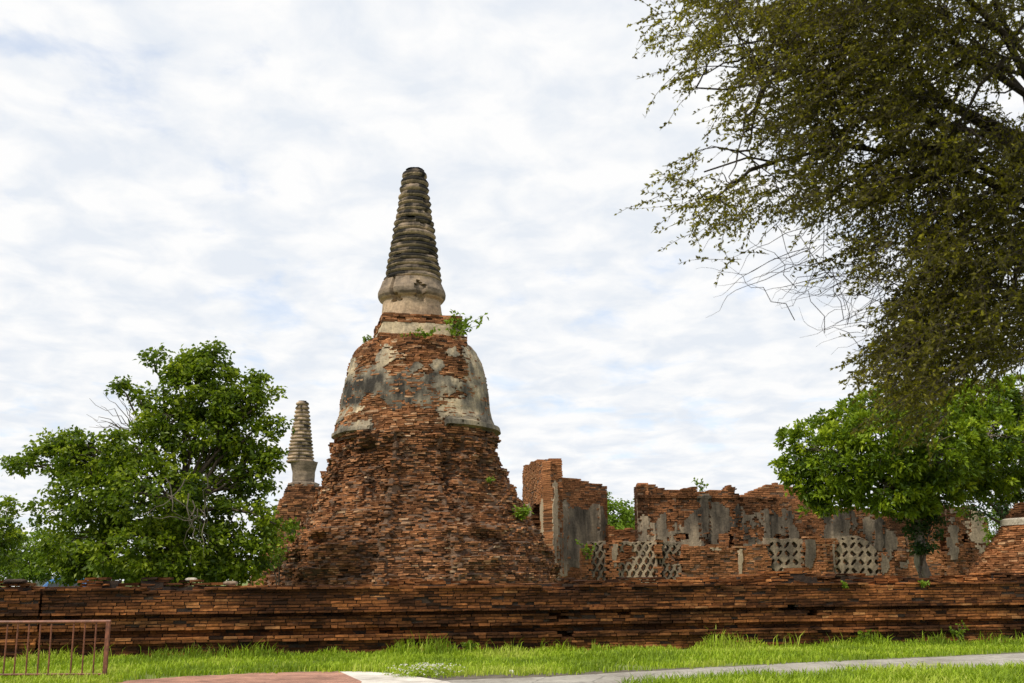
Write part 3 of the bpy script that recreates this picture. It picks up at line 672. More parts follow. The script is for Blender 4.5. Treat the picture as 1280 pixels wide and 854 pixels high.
# ------------------------------------------------------------------ the ruined halls on the right
def facade(t, name, x0, D0, x1, D1, outline, thick, mat, holes=(), pil=(), patches=(), z0=0.0, ch=0.078, bl=0.29, seed=0, ero=.02, pmat=None, amp=.8, bricks_name='brick_wall', step=.09, pd=0.0):
    p0, p1 = P(x0, 700, D0)[:2], P(x1, 700, D1)[:2]; q0, L, U, Nn = seg_axes(p0, p1)
    ox = np.array([o[0] for o in outline], float); oy = np.array([o[1] for o in outline], float)
    us = np.linspace(0, L, 300)
    xs, _ = PX(np.stack([q0[0] + U[0] * us, q0[1] + U[1] * us, np.full(300, 3.0)], -1))
    o_u = np.interp(ox, xs, us); tz = []
    for u, y in zip(o_u, oy):
        d = q0 + U[:2] * u; tz.append(P(640, y, d[1])[2] + (P(np.interp(u, us, xs), y, d[1])[2] - P(640, y, d[1])[2]))
    tz = np.array(tz)
    top = lambda u: np.interp(u, o_u, tz) + 0.16 * (vn(u * 2.6, 0, 0, seed) - .5)
    def px(u, z): return PX(np.stack([q0[0] + U[0] * u, q0[1] + U[1] * u, z], -1))
    def solid(u, z):
        x, y = px(np.asarray(u, float), np.asarray(z, float)); h = np.zeros(x.shape, bool)
        for (a, b, c, d) in holes: h |= (x > a) & (x < c) & (y > b) & (y < d)
        return ~h
    def depth(u, z):
        x, y = px(np.asarray(u, float), np.asarray(z, float)); d = np.zeros(x.shape)
        for (a, b, c, dd, o) in pil: d = np.where((x > a) & (x < b) & (y > c) & (y < dd), o, d)
        return d
    brick_wall(bricks_name, p0, p1, top, thick, ch, bl, mat, t, solid=solid, depth=depth, z0=z0, ero=ero, seed=seed, vjit=.007, tsd=.15)
    if patches:
        def score(u, z):
            x, y = px(u, z); s, _ = patch_score(x, y, patches, amp, seed + 1.3, u, z)
            s = s - .5 * min(1, amp / 1.2) ** 3 * (vn(u * 4.5, z * 8, 0, seed + 41) > .66) - .5 * min(1, amp / 1.2) ** 3 * (fbm(u * 1.1, z * 1.3, 4, seed + 43, 3) > .58); s = np.where(solid(u, z), s, -1); return np.where(z < top(u) - .12, s, -1)
        def dark(u, z): x, y = px(u, z); return patch_score(x, y, patches, 0, 0, u, z)[1] * .6 - .02 + 1.1 * (fbm(u * 1.6, z * .7, 0, seed + 8, 5) - .5)
        plaster_sheet('stucco', p0, p1, 0.2, float(tz.max()), score, depth, pmat or M_grey, t, dark, step)
    return t
# tall corner ruin
pc = P(692, 700, 47)
tall = thing('ruined_hall', 'tall broken brick corner with two stuccoed faces, just right of the big chedi', 'ruin', (pc[0], pc[1], 0), 'ruined halls')
facade(tall, 'face', 653.5, 54, 689, 47.2, [(652, 590), (656, 582), (664, 578), (676, 575.5), (687, 574.5), (692, 574.5)], 0.55, M_ruin, holes=[(664.5, 634, 675, 690), (667, 630, 673, 635)], seed=70,
       patches=[(684, 668, 10, 66, -.2), (690, 685, 8, 70, -.2), (660, 640, 4, 12, .2), (672, 690, 12, 40, .0)], amp=.7, bricks_name='left_face' if False else 'side_wall', step=.12)
facade(tall, 'face', 690, 47, 761.5, 49.2, [(688, 574.5), (693, 575), (695, 584), (699, 592), (705, 597), (712, 600), (735, 600.5), (748, 604), (757, 604), (762, 606)], 0.55, M_ruin, seed=74,
       holes=[(733.5, 677, 739, 708)], pil=[(689, 695.5, 610, 722, .10), (700, 709, 632, 722, .05), (748, 753, 630, 680, .05)],
       patches=[(725, 668, 30, 36, .5), (705, 675, 14, 48, .55), (745, 655, 14, 30, .75), (692, 660, 9, 58, -.25), (693, 695, 8, 50, -.25), (700, 710, 10, 16, .4), (715, 690, 22, 24, .5), (735, 650, 26, 16, .6)], amp=.6, bricks_name='front_wall')
M_nich = M_ruin
# closed back of the blind doorway
def infill(t, x0, y0, x1, y1, D, nm='blocked_doorway'):
    a, b = P(x0, y1, D), P(x1, y1, D); zt = P((x0 + x1) / 2, y0, D)[2]
    brick_wall(nm, a, b, lambda u: np.full(np.shape(u), zt), .2, .09, .3, M_ruin, t, z0=max(0, a[2]), ero=.02, seed=5, core_name='doorway_core')
infill(tall, 731, 676, 741, 709, 49.2)
# low linking wall
lw = thing('brick_wall', 'low orange brick wall bridging the gap between the tall corner ruin and the long hall', 'wall', (*P(780, 700, 52)[:2], 0))
facade(lw, 'w', 750, 51, 806, 51.5, [(750, 652), (765, 659), (775, 661), (800, 663), (806, 664)], .5, M_ruin, seed=80, bricks_name='courses')
# long hall
lh = thing('ruined_hall', 'long roofless brick hall with grey stucco pilasters behind the spreading tree', 'ruin', (*P(1000, 700, 48)[:2], 0), 'ruined halls')
hall_out = [(798, 606), (803, 605), (807, 604), (815, 604), (819, 609), (840, 610.5), (862, 611), (866, 607), (872, 607), (877, 612), (905, 613), (911, 612.5), (912, 606.5), (922, 606.5), (924, 614), (934, 620), (960, 622), (985, 622), (1000, 628), (1040, 634), (1075, 634), (1110, 640), (1150, 640), (1180, 634), (1200, 632), (1222, 632), (1234, 640), (1238, 660)]
pl = [(817, 819, 625, 722, .06)] + [(798, 1180, 618, 623, .07)] + [(a, b, 624, 722, .06) for a, b in ((802, 812), (838, 846), (876, 886), (917, 924), (928, 944), (954, 962), (984, 1010), (1040, 1062), (1092, 1104), (1180, 1198), (1212, 1234))]
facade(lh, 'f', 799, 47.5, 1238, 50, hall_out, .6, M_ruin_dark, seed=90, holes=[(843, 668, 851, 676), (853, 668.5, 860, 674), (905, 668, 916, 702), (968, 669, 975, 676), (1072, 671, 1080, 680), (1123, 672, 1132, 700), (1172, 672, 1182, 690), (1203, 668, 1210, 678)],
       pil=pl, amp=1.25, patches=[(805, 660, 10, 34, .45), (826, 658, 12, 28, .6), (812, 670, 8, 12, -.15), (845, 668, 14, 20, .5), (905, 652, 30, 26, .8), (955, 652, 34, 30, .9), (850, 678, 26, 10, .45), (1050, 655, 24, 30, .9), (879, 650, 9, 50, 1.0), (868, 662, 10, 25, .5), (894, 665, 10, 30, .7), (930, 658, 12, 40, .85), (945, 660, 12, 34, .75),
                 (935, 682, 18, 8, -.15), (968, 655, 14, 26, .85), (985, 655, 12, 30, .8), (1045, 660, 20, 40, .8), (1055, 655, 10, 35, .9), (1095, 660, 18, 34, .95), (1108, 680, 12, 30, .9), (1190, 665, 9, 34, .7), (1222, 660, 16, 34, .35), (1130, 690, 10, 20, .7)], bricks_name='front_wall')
infill(lh, 900, 666, 912.5, 703, 47.95, 'blocked_doorway'); infill(lh, 1118, 670, 1134, 701, 49.3, 'blocked_doorway')
# end wall and back wall of the hall, so that it encloses a room
facade(lh, 'f', 797.6, 54.5, 798.8, 47.6, [(790, 612), (797, 607), (800, 606)], .5, M_ruin, seed=94, bricks_name='end_wall', patches=[(798.2, 660, 6, 40, .2)], step=.14)
facade(lh, 'f', 800, 55, 1240, 57, [(800, 640), (925, 640), (930, 618), (948, 611), (962, 606), (975, 604), (985, 606), (1000, 610), (1020, 616), (1060, 640), (1240, 645)], .6, M_ruin, seed=96, bricks_name='rear_wall', ch=.1, bl=.38)
# fragments peeping out behind the chedi
fr = thing('ruined_wall', 'dark grey stump of wall peeping out behind the right shoulder of the big chedi', 'ruin', (*P(622, 700, 50)[:2], 0), 'wall stumps behind the chedi')
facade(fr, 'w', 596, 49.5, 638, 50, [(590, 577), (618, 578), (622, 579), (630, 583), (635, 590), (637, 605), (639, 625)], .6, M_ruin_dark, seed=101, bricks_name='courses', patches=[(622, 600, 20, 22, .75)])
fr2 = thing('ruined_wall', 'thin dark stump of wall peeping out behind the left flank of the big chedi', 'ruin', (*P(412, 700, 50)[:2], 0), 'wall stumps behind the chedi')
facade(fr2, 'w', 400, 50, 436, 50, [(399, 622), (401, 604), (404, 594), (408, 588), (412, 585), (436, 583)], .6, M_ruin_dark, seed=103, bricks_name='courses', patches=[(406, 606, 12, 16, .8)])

# ------------------------------------------------------------------ pierced balustrade in front of the halls
BD0, BD1 = 43.0, 45.0
def bal_D(px): return BD0 + (BD1 - BD0) * (px - 727) / (1115 - 727)
bal = thing('balustrade', 'crumbling brick balustrade with pierced grey stucco panels in front of the long hall', 'balustrade', (*P(900, 700, 44)[:2], 0))
panels = [(738, 758, 678, 730, 0), (774, 822, 679, 730, 0), (826, 852, 679, 730, 0), (961, 1006, 675, 730, 1), (1044, 1101, 672, 730, 1)]
bal_out = [(727, 688), (733, 684), (737, 678), (744, 678), (752, 676), (760, 675), (776, 674), (795, 676), (820, 674), (835, 674), (852, 677), (870, 680), (890, 681), (910, 682), (925, 684), (940, 683), (958, 680), (961, 671), (980, 671), (1006, 672), (1016, 670), (1030, 669), (1042, 671), (1048, 672), (1056, 668), (1075, 667), (1088, 672), (1096, 684), (1108, 690), (1114, 706), (1117, 716), (1120, 722)]
facade(bal, 'b', 727, BD0, 1118, BD1, bal_out, .42, M_ruin, seed=110, holes=[(a, c - 14, b, d + 9) for (a, b, c, d, e) in panels] + [(1074, 600, 1120, 668)], ero=.03, bricks_name='brick_piers', ch=.08, bl=.28,
       pil=[(760, 774, 600, 800, .05), (852, 858, 600, 800, .03), (886, 892, 600, 800, .05), (922, 928, 600, 800, .05), (1026, 1034, 600, 800, .05)],
       patches=[(768, 690, 3, 20, .1), (800, 675, 26, 6, .75), (1012, 690, 8, 22, .45), (1046, 690, 5, 28, .2), (925, 700, 3, 20, -.2), (1106, 700, 7, 20, .4), (860, 676, 8, 6, .6), (900, 684, 25, 4, .5)], amp=.7, step=.06)
def lattice(x0, x1, y0, y1, kind, seed):
    a, b = P(x0, 700, bal_D(x0)), P(x1, 700, bal_D(x1)); p0, L, U, Nn = seg_axes(a, b)
    D = bal_D((x0 + x1) / 2); zt = P(x0, y0 - 3, D)[2]; zb = P(x0, y1, D)[2]; st = .028
    nu, nz = int(L / st) + 1, int((zt - zb) / st) + 1
    u, z = np.meshgrid(np.linspace(-.02, L + .02, nu), np.linspace(zb, zt, nz), indexing='ij')
    if kind:      # square cells, each with four slanting slots round a solid boss
        w = .68; cu, cv = u / w, (z - zb) / w; fu, fv = cu - np.floor(cu) - .5, cv - np.floor(cv) - .5
        hole = np.zeros(u.shape, bool)
        for sx in (-1, 1):
            for sy in (-1, 1):
                dx_, dy_ = fu - sx * .25, fv - sy * .25; ang = math.pi / 4 * sx * sy
                a_ = dx_ * math.cos(ang) + dy_ * math.sin(ang); b_ = -dx_ * math.sin(ang) + dy_ * math.cos(ang)
                hole |= (np.abs(a_) / .20) ** 2.4 + (np.abs(b_) / .10) ** 2.4 < 1
    else:         # interlaced upright waves
        w, h = .29, .50; row = np.floor((z - zb) / h * 2); cu = u / w + .5 * (row % 2)
        fu, fv = cu - np.floor(cu) - .5, (z - zb) / h * 2 - row - .5
        hole = (np.abs(fu) / .30) ** 1.6 + (np.abs(fv) / .52) ** 1.6 < 1
    edge = .05; hole &= (u > edge) & (u < L - edge) & (z < zt - .07 - .1 * vn(u * 4, 0, 0, seed)) & (z > zb + .05)
    lost = fbm(u * 2.2, z * 2.2, seed, seed, 3) > .64
    ztp = zt - .16 * np.abs(fbm(u * 3, 0, 0, seed) - .35)
    if x0 > 1040: ztp = np.minimum(ztp, np.interp(u, [0, L * .2, L * .55, L * .8, L], [zt - .25, zt - .02, zt, zt - .25, zt - .7]))
    ok = ~hole & (z < ztp) & ~(lost & (kind == 0))
    d = -.12 + .03 * (fbm(u * 6, z * 6, 0, seed) - .5)
    V = np.stack([p0[0] + U[0] * u + Nn[0] * d, p0[1] + U[1] * u + Nn[1] * d, z], -1).reshape(-1, 3)
    i, j = np.meshgrid(np.arange(nu - 1), np.arange(nz - 1), indexing='ij'); ix = i * nz + j
    kp = ok[:-1, :-1] & ok[1:, 1:]; Q = np.stack([ix, ix + nz, ix + nz + 1, ix + 1], -1)[kp]; used, inv = np.unique(Q, return_inverse=True)
    dkk = (.12 + 1.1 * (fbm(u * 1.5, z * 1.2, 0, seed + 2) - .45))[:-1, :-1][kp]
    mk('lattice_panel', V[used], inv.reshape(-1, 4), M_grey, bal, attr=dkk, solid=.34)
for k, (a, b, c, d, e) in enumerate(panels): lattice(a, b, c, d, e, 120 + k)

# ------------------------------------------------------------------ broken chedi base at the right edge
EX, ED = 1318, 35.0
e3 = P(EX, 722, ED); EC = np.array([e3[0], e3[1]])
eb = thing('chedi_stump', 'sloping brick base of a broken chedi with a white stone cap, at the right edge', 'ruin', (*EC, 0))
z_, r_ = prof([(790, 1165, 1471), (722, 1211, 1425), (715, 1217, 1419), (700, 1229, 1407), (680, 1244, 1392), (665, 1256, 1380), (657, 1262, 1374), (656, 1264, 1372)], EX, ED)
brick_cone('brick_base', EC, z_, r_, .066, .27, .6, M_ruin, eb, lambda t, z: .12 * (lump(t, z, 3, 14) - .5) + rng.uniform(0, .05, len(t)) + .05 * (z / .3 - np.floor(z / .3)), seed=9)
V, Fq = lathe(EC, z_, r_ - .22, 60); mk('base_core', V, Fq, M_core, eb)
V, Fq = lathe(EC, [z_[-1] - .02, z_[-1] + .16, z_[-1] + .2], [r_[-1] + .02, r_[-1] + .02, r_[-1] - .05], 60, lambda T, Z: .06 * (lump(T, Z, 5, 3) - .5)); mk('stone_cap', V, Fq, M_stone, eb)
z2 = z_[-1] + .2 + np.linspace(0, .5, 6); brick_cone('upper_courses', EC, z2, np.linspace(r_[-1] - .1, r_[-1] - .45, 6), .07, .27, .5, M_ruin_dark, eb, lambda t, z: rng.uniform(0, .1, len(t)), z0=z2[0])
V, Fq = lathe(EC, z2 - .04, np.linspace(r_[-1] - .3, r_[-1] - .6, 6), 40); mk('upper_core', V, Fq, M_core, eb)

# ------------------------------------------------------------------ trees
def unit(v): return v / (np.linalg.norm(v, axis=-1, keepdims=True) + 1e-9)
def leaves(pos, d, ln, wd, tone, fold=.18, droop=0.0):
    n = len(pos); r = unit(rng.normal(size=(n, 3))); s = unit(np.cross(d, r)); nn = np.cross(s, d)
    up = np.sign(nn[:, 2:3]); nn = nn * np.where(up == 0, 1, up)
    mid = pos + d * (ln * .48)[:, None] + nn * (wd * fold)[:, None]
    tip = pos + d * ln[:, None]; tip[:, 2] -= droop * ln
    V = np.stack([pos, mid + s * (wd / 2)[:, None], tip, mid - s * (wd / 2)[:, None]], 1).reshape(-1, 3)
    b = (np.arange(n) * 4)[:, None]
    F3 = np.concatenate([b + np.array([[0, 1, 2]]), b + np.array([[0, 2, 3]])], 1).reshape(-1, 3)
    return V, F3, np.repeat(np.clip(tone, 0, 1), 2)
def bend(a, b, n=7, sag=0.1, w=.06):
    a, b = np.asarray(a, float), np.asarray(b, float); t = np.linspace(0, 1, n)[:, None]; L = np.linalg.norm(b - a)
    p = a * (1 - t) + b * t; p[:, 2:] += sag * L * np.sin(t * math.pi)
    p[1:-1] += rng.normal(0, w * L / n, (n - 2, 3)); return p
def tree(name, label, base, lobes, D, mat, bark, group=None, leaf=(.14, .09), per=26, dens=1.0, clump=.28, trunk_r=.2, fork=.35, deep=.85, rosette=False, shell=.62, stems=1, cat='tree', twig_r=.014, tone_sp=.18, zmin=.15):
    base = np.asarray(base, float); t = thing(name, label, cat, base, group)
    L = []
    for lb in lobes:
        x, y, rx, ry = lb[:4]; dd = lb[4] if len(lb) > 4 else 0.0; w = lb[5] if len(lb) > 5 else 1.0
        m = mpp(y, D + dd); L.append((P(x, y, D + dd), rx * m, ry * m, w))
    cs = np.array([l[0] for l in L]); top = cs[:, 2].max(); mid = cs.mean(0)
    fk = base * (1 - fork) + np.array([mid[0], mid[1], top]) * fork; fk[:2] = base[:2] * .7 + mid[:2] * .3
    tb = MB(); bb = MB()
    if trunk_r > 0:
        for s in range(stems):
            o = rng.normal(0, trunk_r * .9, 3) * (stems > 1); o[2] = 0
            pts = bend(base + o, fk + o * 1.5, 9, 0, .10); tb.tube(pts, trunk_r / (1 + .3 * (stems > 1)) * np.linspace(1.25, .72, 9) * np.r_[1.25, np.ones(8)], 10)
    pos, dr, ln, wd, tn = [], [], [], [], []
    for (c, rx, ry, w) in L:
        lim = bend(fk, c, 8, rng.uniform(.0, .12), .14)
        bb.tube(lim, np.linspace(trunk_r * .36 + .01, twig_r * 1.3, 8), 6)
        n = max(6, int(dens * w * (rx * ry + rx * rx * deep * .5) / (clump * clump) * 2.1))
        v = unit(rng.normal(size=(n, 3))); rad = shell + (1 - shell) * rng.random(n) ** .6; rad = np.where(rng.random(n) < .2, rad * rng.uniform(1.0, 1.17, n), rad)
        cl = c + v * rad[:, None] * np.array([rx, rx * deep, ry]); cl[:, 2] = np.maximum(cl[:, 2], zmin)
        for q in range(n):
            if rng.random() < .22:
                st = lim[rng.integers(4, 8)]; bb.tube(bend(st, cl[q], 5, .08, .25), np.linspace(twig_r * 1.5, twig_r * .45, 5), 4, False)
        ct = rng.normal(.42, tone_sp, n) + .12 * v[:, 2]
        m = rng.poisson(per * 1.45, n) + 3; idx = np.repeat(np.arange(n), m); K = len(idx)
        if rosette:
            dv = unit(unit(rng.normal(size=(K, 3))) + .55 * v[idx] + np.array([0, 0, .35])); p = cl[idx] + rng.normal(0, clump * .20, (K, 3)) + dv * (clump * .18)
        else:
            p = cl[idx] + rng.normal(0, clump * .46, (K, 3)) * np.array([1.15, 1.15, .75]); dv = unit(rng.normal(size=(K, 3)) * np.array([1, 1, .55]) + .5 * v[idx] + np.array([0, 0, -.25]))
        pos.append(p); dr.append(dv); ln.append(leaf[0] * rng.uniform(.6, 1.25, K)); wd.append(leaf[1] * rng.uniform(.65, 1.2, K)); tn.append(ct[idx] + rng.normal(0, .13, K))
    pos = np.concatenate(pos); pos[:, 2] = np.maximum(pos[:, 2], .05)
    V, F3, tone = leaves(pos, np.concatenate(dr), np.concatenate(ln), np.concatenate(wd), np.concatenate(tn), droop=.12)
    if trunk_r > 0: tb.build('trunk', bark, t, True)
    bb.build('branches', bark, t, True)
    mk('crown', V, F3, mat, t, attr=tone)
    return t, fk
# left tree
LD = 31.0
lt, fk = tree('broadleaf_tree', 'bushy green tree behind the wall, left of the small far chedi', (*P(222, 722, LD)[:2], 0),
     [(252, 486, 50, 38), (286, 500, 38, 32), (238, 462, 26, 18), (262, 455, 22, 14), (310, 500, 22, 14, 0, .8), (212, 520, 34, 34, -.3), (255, 535, 55, 42), (305, 545, 34, 36, .3), (318, 590, 24, 30, 0, .8), (170, 560, 42, 34, -.5),
      (120, 580, 48, 28), (75, 572, 34, 20, 0, .9), (55, 557, 22, 12, 0, .7), (30, 580, 22, 10, 0, .5), (118, 625, 55, 42, -.3), (190, 620, 60, 55, -1.0), (255, 610, 48, 45, .8, .7), (300, 640, 42, 48, .2, .9), (110, 672, 52, 40), (170, 690, 70, 36, -.8),
      (240, 690, 62, 38, -.4), (315, 690, 30, 34, -.2), (60, 640, 26, 16, 0, .6), (100, 705, 40, 22), (160, 712, 50, 16), (225, 712, 60, 16, -.5), (290, 710, 40, 18), (345, 655, 26, 10, -.3, .5), (148, 484, 11, 4, 0, .7), (192, 447, 14, 8), (268, 440, 9, 6), (330, 492, 18, 6), (326, 470, 10, 5, 0, .7), (342, 530, 12, 8), (340, 575, 12, 10), (18, 582, 14, 5, 0, .7), (88, 548, 16, 8), (100, 556, 20, 10), (175, 500, 12, 12), (240, 448, 18, 8), (335, 560, 12, 20, 0, .7), (330, 600, 14, 22, 0, .7)],
     LD, M_leaf_l, M_bark, leaf=(.155, .105), per=24, dens=1.35, clump=.26, trunk_r=.13, stems=3, fork=.42, shell=.5)
bb = MB()
for k in range(9):          # bare grey vines and dead twigs hanging in front of the leaves
    a = P(random.uniform(205, 262), random.uniform(585, 640), LD - 2.4); p = a.copy(); pts = [p.copy()]
    v = np.array([rng.normal(.1, .5), rng.normal(0, .2), -1.0])
    for q in range(9): v = unit(v + rng.normal(0, .45, 3) + np.array([0, 0, -.15])); p = p + v * .2; pts.append(p.copy())
    bb.tube(pts, np.linspace(.018, .006, len(pts)), 4)
M_vine = plain_mat('grey_vine', (0.055, 0.045, 0.035), (0.15, 0.125, 0.10), 7)
bb.build('vines', M_vine, lt); bb = MB()
for k in range(16):
    a = P(172, 545, LD); b = P(random.uniform(108, 165), random.uniform(482, 535), LD + random.uniform(-.4, .4)); bb.tube(bend(a, b, 7, .08, .3), np.linspace(.016, .004, 7), 4)
bb.build('dead_twigs', M_vine, lt)
# right spreading tree
RD = 37.0
tree('spreading_tree', 'wide spreading green tree with rosettes of leaves in front of the long hall', (*P(1152, 722, RD)[:2], 0),
     [(995, 585, 24, 24), (990, 552, 14, 16, 0, .8), (1020, 560, 34, 32, -.4), (1015, 605, 32, 26), (1060, 530, 36, 24), (1055, 575, 48, 42, -1.2), (1045, 612, 38, 28, -.3), (1105, 510, 42, 24), (1110, 555, 55, 48, -1.8), (1110, 605, 48, 34, -1.4),
      (1165, 510, 55, 30), (1175, 560, 55, 52, -1.8), (1165, 612, 42, 24, -1), (1225, 505, 46, 28, .5), (1235, 545, 50, 36, -.8), (1280, 500, 44, 30, .5), (1300, 545, 44, 36), (1205, 600, 30, 20, -.4, .8), (1345, 540, 40, 40, 0, .8), (1200, 575, 40, 30, -1.2), (1250, 585, 40, 28, -.6), (1275, 610, 30, 18, -.3, .8), (1130, 630, 40, 14, -1), (1215, 628, 18, 12, -.6, .5), (1020, 632, 20, 10, -.2, .6)],
     RD, M_leaf_r, M_bark_pale, leaf=(.20, .10), per=20, dens=2.3, clump=.31, trunk_r=.2, fork=.55, rosette=True, shell=.62, twig_r=.014, tone_sp=.24)
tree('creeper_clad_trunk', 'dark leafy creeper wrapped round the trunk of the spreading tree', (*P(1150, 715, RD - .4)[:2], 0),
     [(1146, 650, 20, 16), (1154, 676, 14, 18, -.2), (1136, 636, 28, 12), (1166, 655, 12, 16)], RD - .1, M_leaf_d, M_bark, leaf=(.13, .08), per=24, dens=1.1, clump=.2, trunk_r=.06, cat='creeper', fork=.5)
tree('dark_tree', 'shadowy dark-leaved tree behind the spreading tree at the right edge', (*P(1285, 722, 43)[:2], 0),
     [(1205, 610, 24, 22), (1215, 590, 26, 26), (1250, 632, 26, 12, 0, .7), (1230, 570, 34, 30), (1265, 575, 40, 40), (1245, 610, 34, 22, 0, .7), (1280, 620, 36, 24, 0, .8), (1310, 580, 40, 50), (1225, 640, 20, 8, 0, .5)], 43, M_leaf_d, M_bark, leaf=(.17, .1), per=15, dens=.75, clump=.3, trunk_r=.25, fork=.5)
tree('shrub', 'bright green shrub in the gap between the long hall and the sloping brick base', (*P(1246, 722, 46)[:2], 0), [(1244, 655, 12, 20), (1250, 680, 14, 20), (1256, 645, 8, 10)], 46, M_leaf_b, M_bark, leaf=(.15, .09), per=22, clump=.25, trunk_r=.06, cat='shrub')
# trees far off
tree('distant_tree', 'tall pale green tree seen through the gap left of the long hall', (*P(773, 722, 85)[:2], 0), [(772, 645, 20, 22), (766, 628, 10, 14), (760, 665, 30, 18), (784, 655, 18, 14), (740, 660, 30, 40)], 85, M_leaf_b, M_bark, group='trees far behind the ruins', leaf=(.3, .2), per=22, clump=.5, trunk_r=.25)
tree('distant_tree', 'low darker tree seen in the gap against the end of the long hall', (*P(797, 722, 92)[:2], 0), [(797, 645, 14, 16), (805, 660, 26, 22), (790, 662, 18, 12)], 92, M_leaf_l, M_bark, group='trees far behind the ruins', leaf=(.3, .2), per=22, clump=.5, trunk_r=.25)
for k, (x, lab, lo, D, mt) in enumerate([(-20, 'far tree cut off by the left edge, with a loose upper tuft', [(-20, 660, 40, 40), (8, 640, 14, 16, 0, .6), (5, 668, 22, 14), (-10, 690, 40, 26)], 52, M_leaf_l),
        (25, 'low pale tree at the far left just above the boundary wall', [(20, 690, 34, 26), (45, 682, 26, 20), (30, 705, 36, 18), (20, 716, 40, 12), (70, 690, 24, 18)], 64, M_leaf_b),
        (78, 'low pale tree beside the parked cars, partly behind the bushy tree', [(80, 690, 28, 22), (100, 680, 26, 22), (110, 702, 30, 16), (60, 698, 18, 10), (120, 716, 24, 10)], 70, M_leaf_b)]):
    tree('distant_tree', lab, (*P(x, 722, D)[:2], 0), lo, D, mt, M_bark, group='trees far behind the ruins', leaf=(.22, .14), per=22, clump=.36, trunk_r=.13, dens=.9)
# two low shrubs at the foot of the chedi on the left
tree('shrub', 'light green shrub at the left foot of the big chedi beside the bushy tree', (*P(352, 722, 35)[:2], 0), [(345, 660, 20, 8), (352, 690, 12, 14, 0, .6), (335, 695, 16, 24)], 35, M_leaf_b, M_bark, leaf=(.11, .07), per=16, dens=.6, clump=.2, trunk_r=.03, cat='shrub')

# the near tree whose boughs hang in from the upper right
ND = 9.5
nb = P(1560, 722, ND); nb[2] = 0
nt_ = thing('overhanging_tree', 'near tree with drooping olive-green boughs hanging in from the upper right', 'tree', nb)
tb = MB(); bb = MB(); tw = MB()
fork = np.array([nb[0] - .3, nb[1], 4.2]); tb.tube(bend(nb, fork, 9, 0, .08), np.r_[.42, .33, np.linspace(.3, .26, 7)], 12); tb.build('trunk', M_bark_dark, nt_, True)
limb_ends = [(1130, -60, -.5), (960, -40, -.3), (1000, 90, .4), (1060, 200, 0), (1180, 300, .5), (1230, 60, -1), (1250, 420, .2), (1150, 420, -.2), (900, 60, .2), (1240, 250, 1.2), (880, 215, 0), (1100, 120, 1.0), (1000, -120, -1.0), (1190, -150, -1.5), (1120, -330, -3.0), (1330, -200, -1.5), (870, 110, 0)]
limbs = []
for (x, y, dd) in limb_ends:
    e = P(x, y, ND + dd); pts = bend(fork, e, 12, .16 if y < 250 else .22, .16); limbs.append(pts); bb.tube(pts, np.linspace(.26, .06, 12) ** 2 + .004, 7)
    for q in range(5):
        i = random.randrange(4, 11); s = pts[i]; d = unit(pts[min(i + 1, 11)] - pts[i - 1] + rng.normal(0, .45, 3) + np.array([0, 0, -.25])); s2 = bend(s, s + d * rng.uniform(.5, 1.2), 7, .06, .2); limbs.append(s2); bb.tube(s2, np.linspace(.022, .006, 7), 5)
LP = np.vstack(limbs)
NL = [(885, 20, 60, 40, 1.1), (905, 80, 55, 45, 1.15), (960, 40, 70, 50, 1.3), (1040, 40, 80, 60, 1.4), (1130, 50, 80, 60, 1.3), (1220, 110, 60, 60, .55), (980, 120, 70, 50, 1.15), (900, 140, 40, 22, .6), (890, 165, 30, 22, .8), (1070, 140, 80, 50, 1.5), (1160, 170, 70, 60, 1.3),
      (1240, 210, 60, 60, 1.0), (950, 190, 60, 34, .75), (890, 215, 40, 26, .7), (850, 245, 36, 16, .75), (900, 262, 55, 22, .7), (970, 250, 70, 30, .8), (1060, 220, 70, 45, 1.0), (1140, 260, 60, 50, 1.2), (1220, 300, 65, 60, 1.5), (880, 295, 22, 9, .3), (940, 320, 26, 16, .3), (1060, 300, 50, 40, .5),
      (1130, 330, 45, 40, .75), (1200, 380, 60, 55, 1.5), (1270, 380, 50, 70, 1.3), (1145, 400, 36, 40, .9), (1125, 440, 34, 22, .9), (1170, 450, 50, 40, 1.5), (1170, 495, 38, 26, 1.1), (1250, 440, 40, 30, .7), (1310, 250, 50, 120, .9), (1160, 520, 22, 16, .6), (1000, 0, 120, 40, 1.2), (1200, 0, 90, 40, .8), (1120, 480, 20, 14, .6), (1250, 40, 50, 50, .8), (930, 195, 60, 30, .9), (1000, 215, 60, 30, .8), (1000, -110, 150, 70, 1.0, -1.0), (1190, -130, 150, 90, 1.2, -1.5), (1120, -380, 190, 140, .9, -3.4), (1330, -200, 120, 160, 1.0, -1.5)]  # last four lobes: unseen upper crown, added to shade the boughs below
lp_, ld_, ll_, lw_, lt__ = [], [], [], [], []
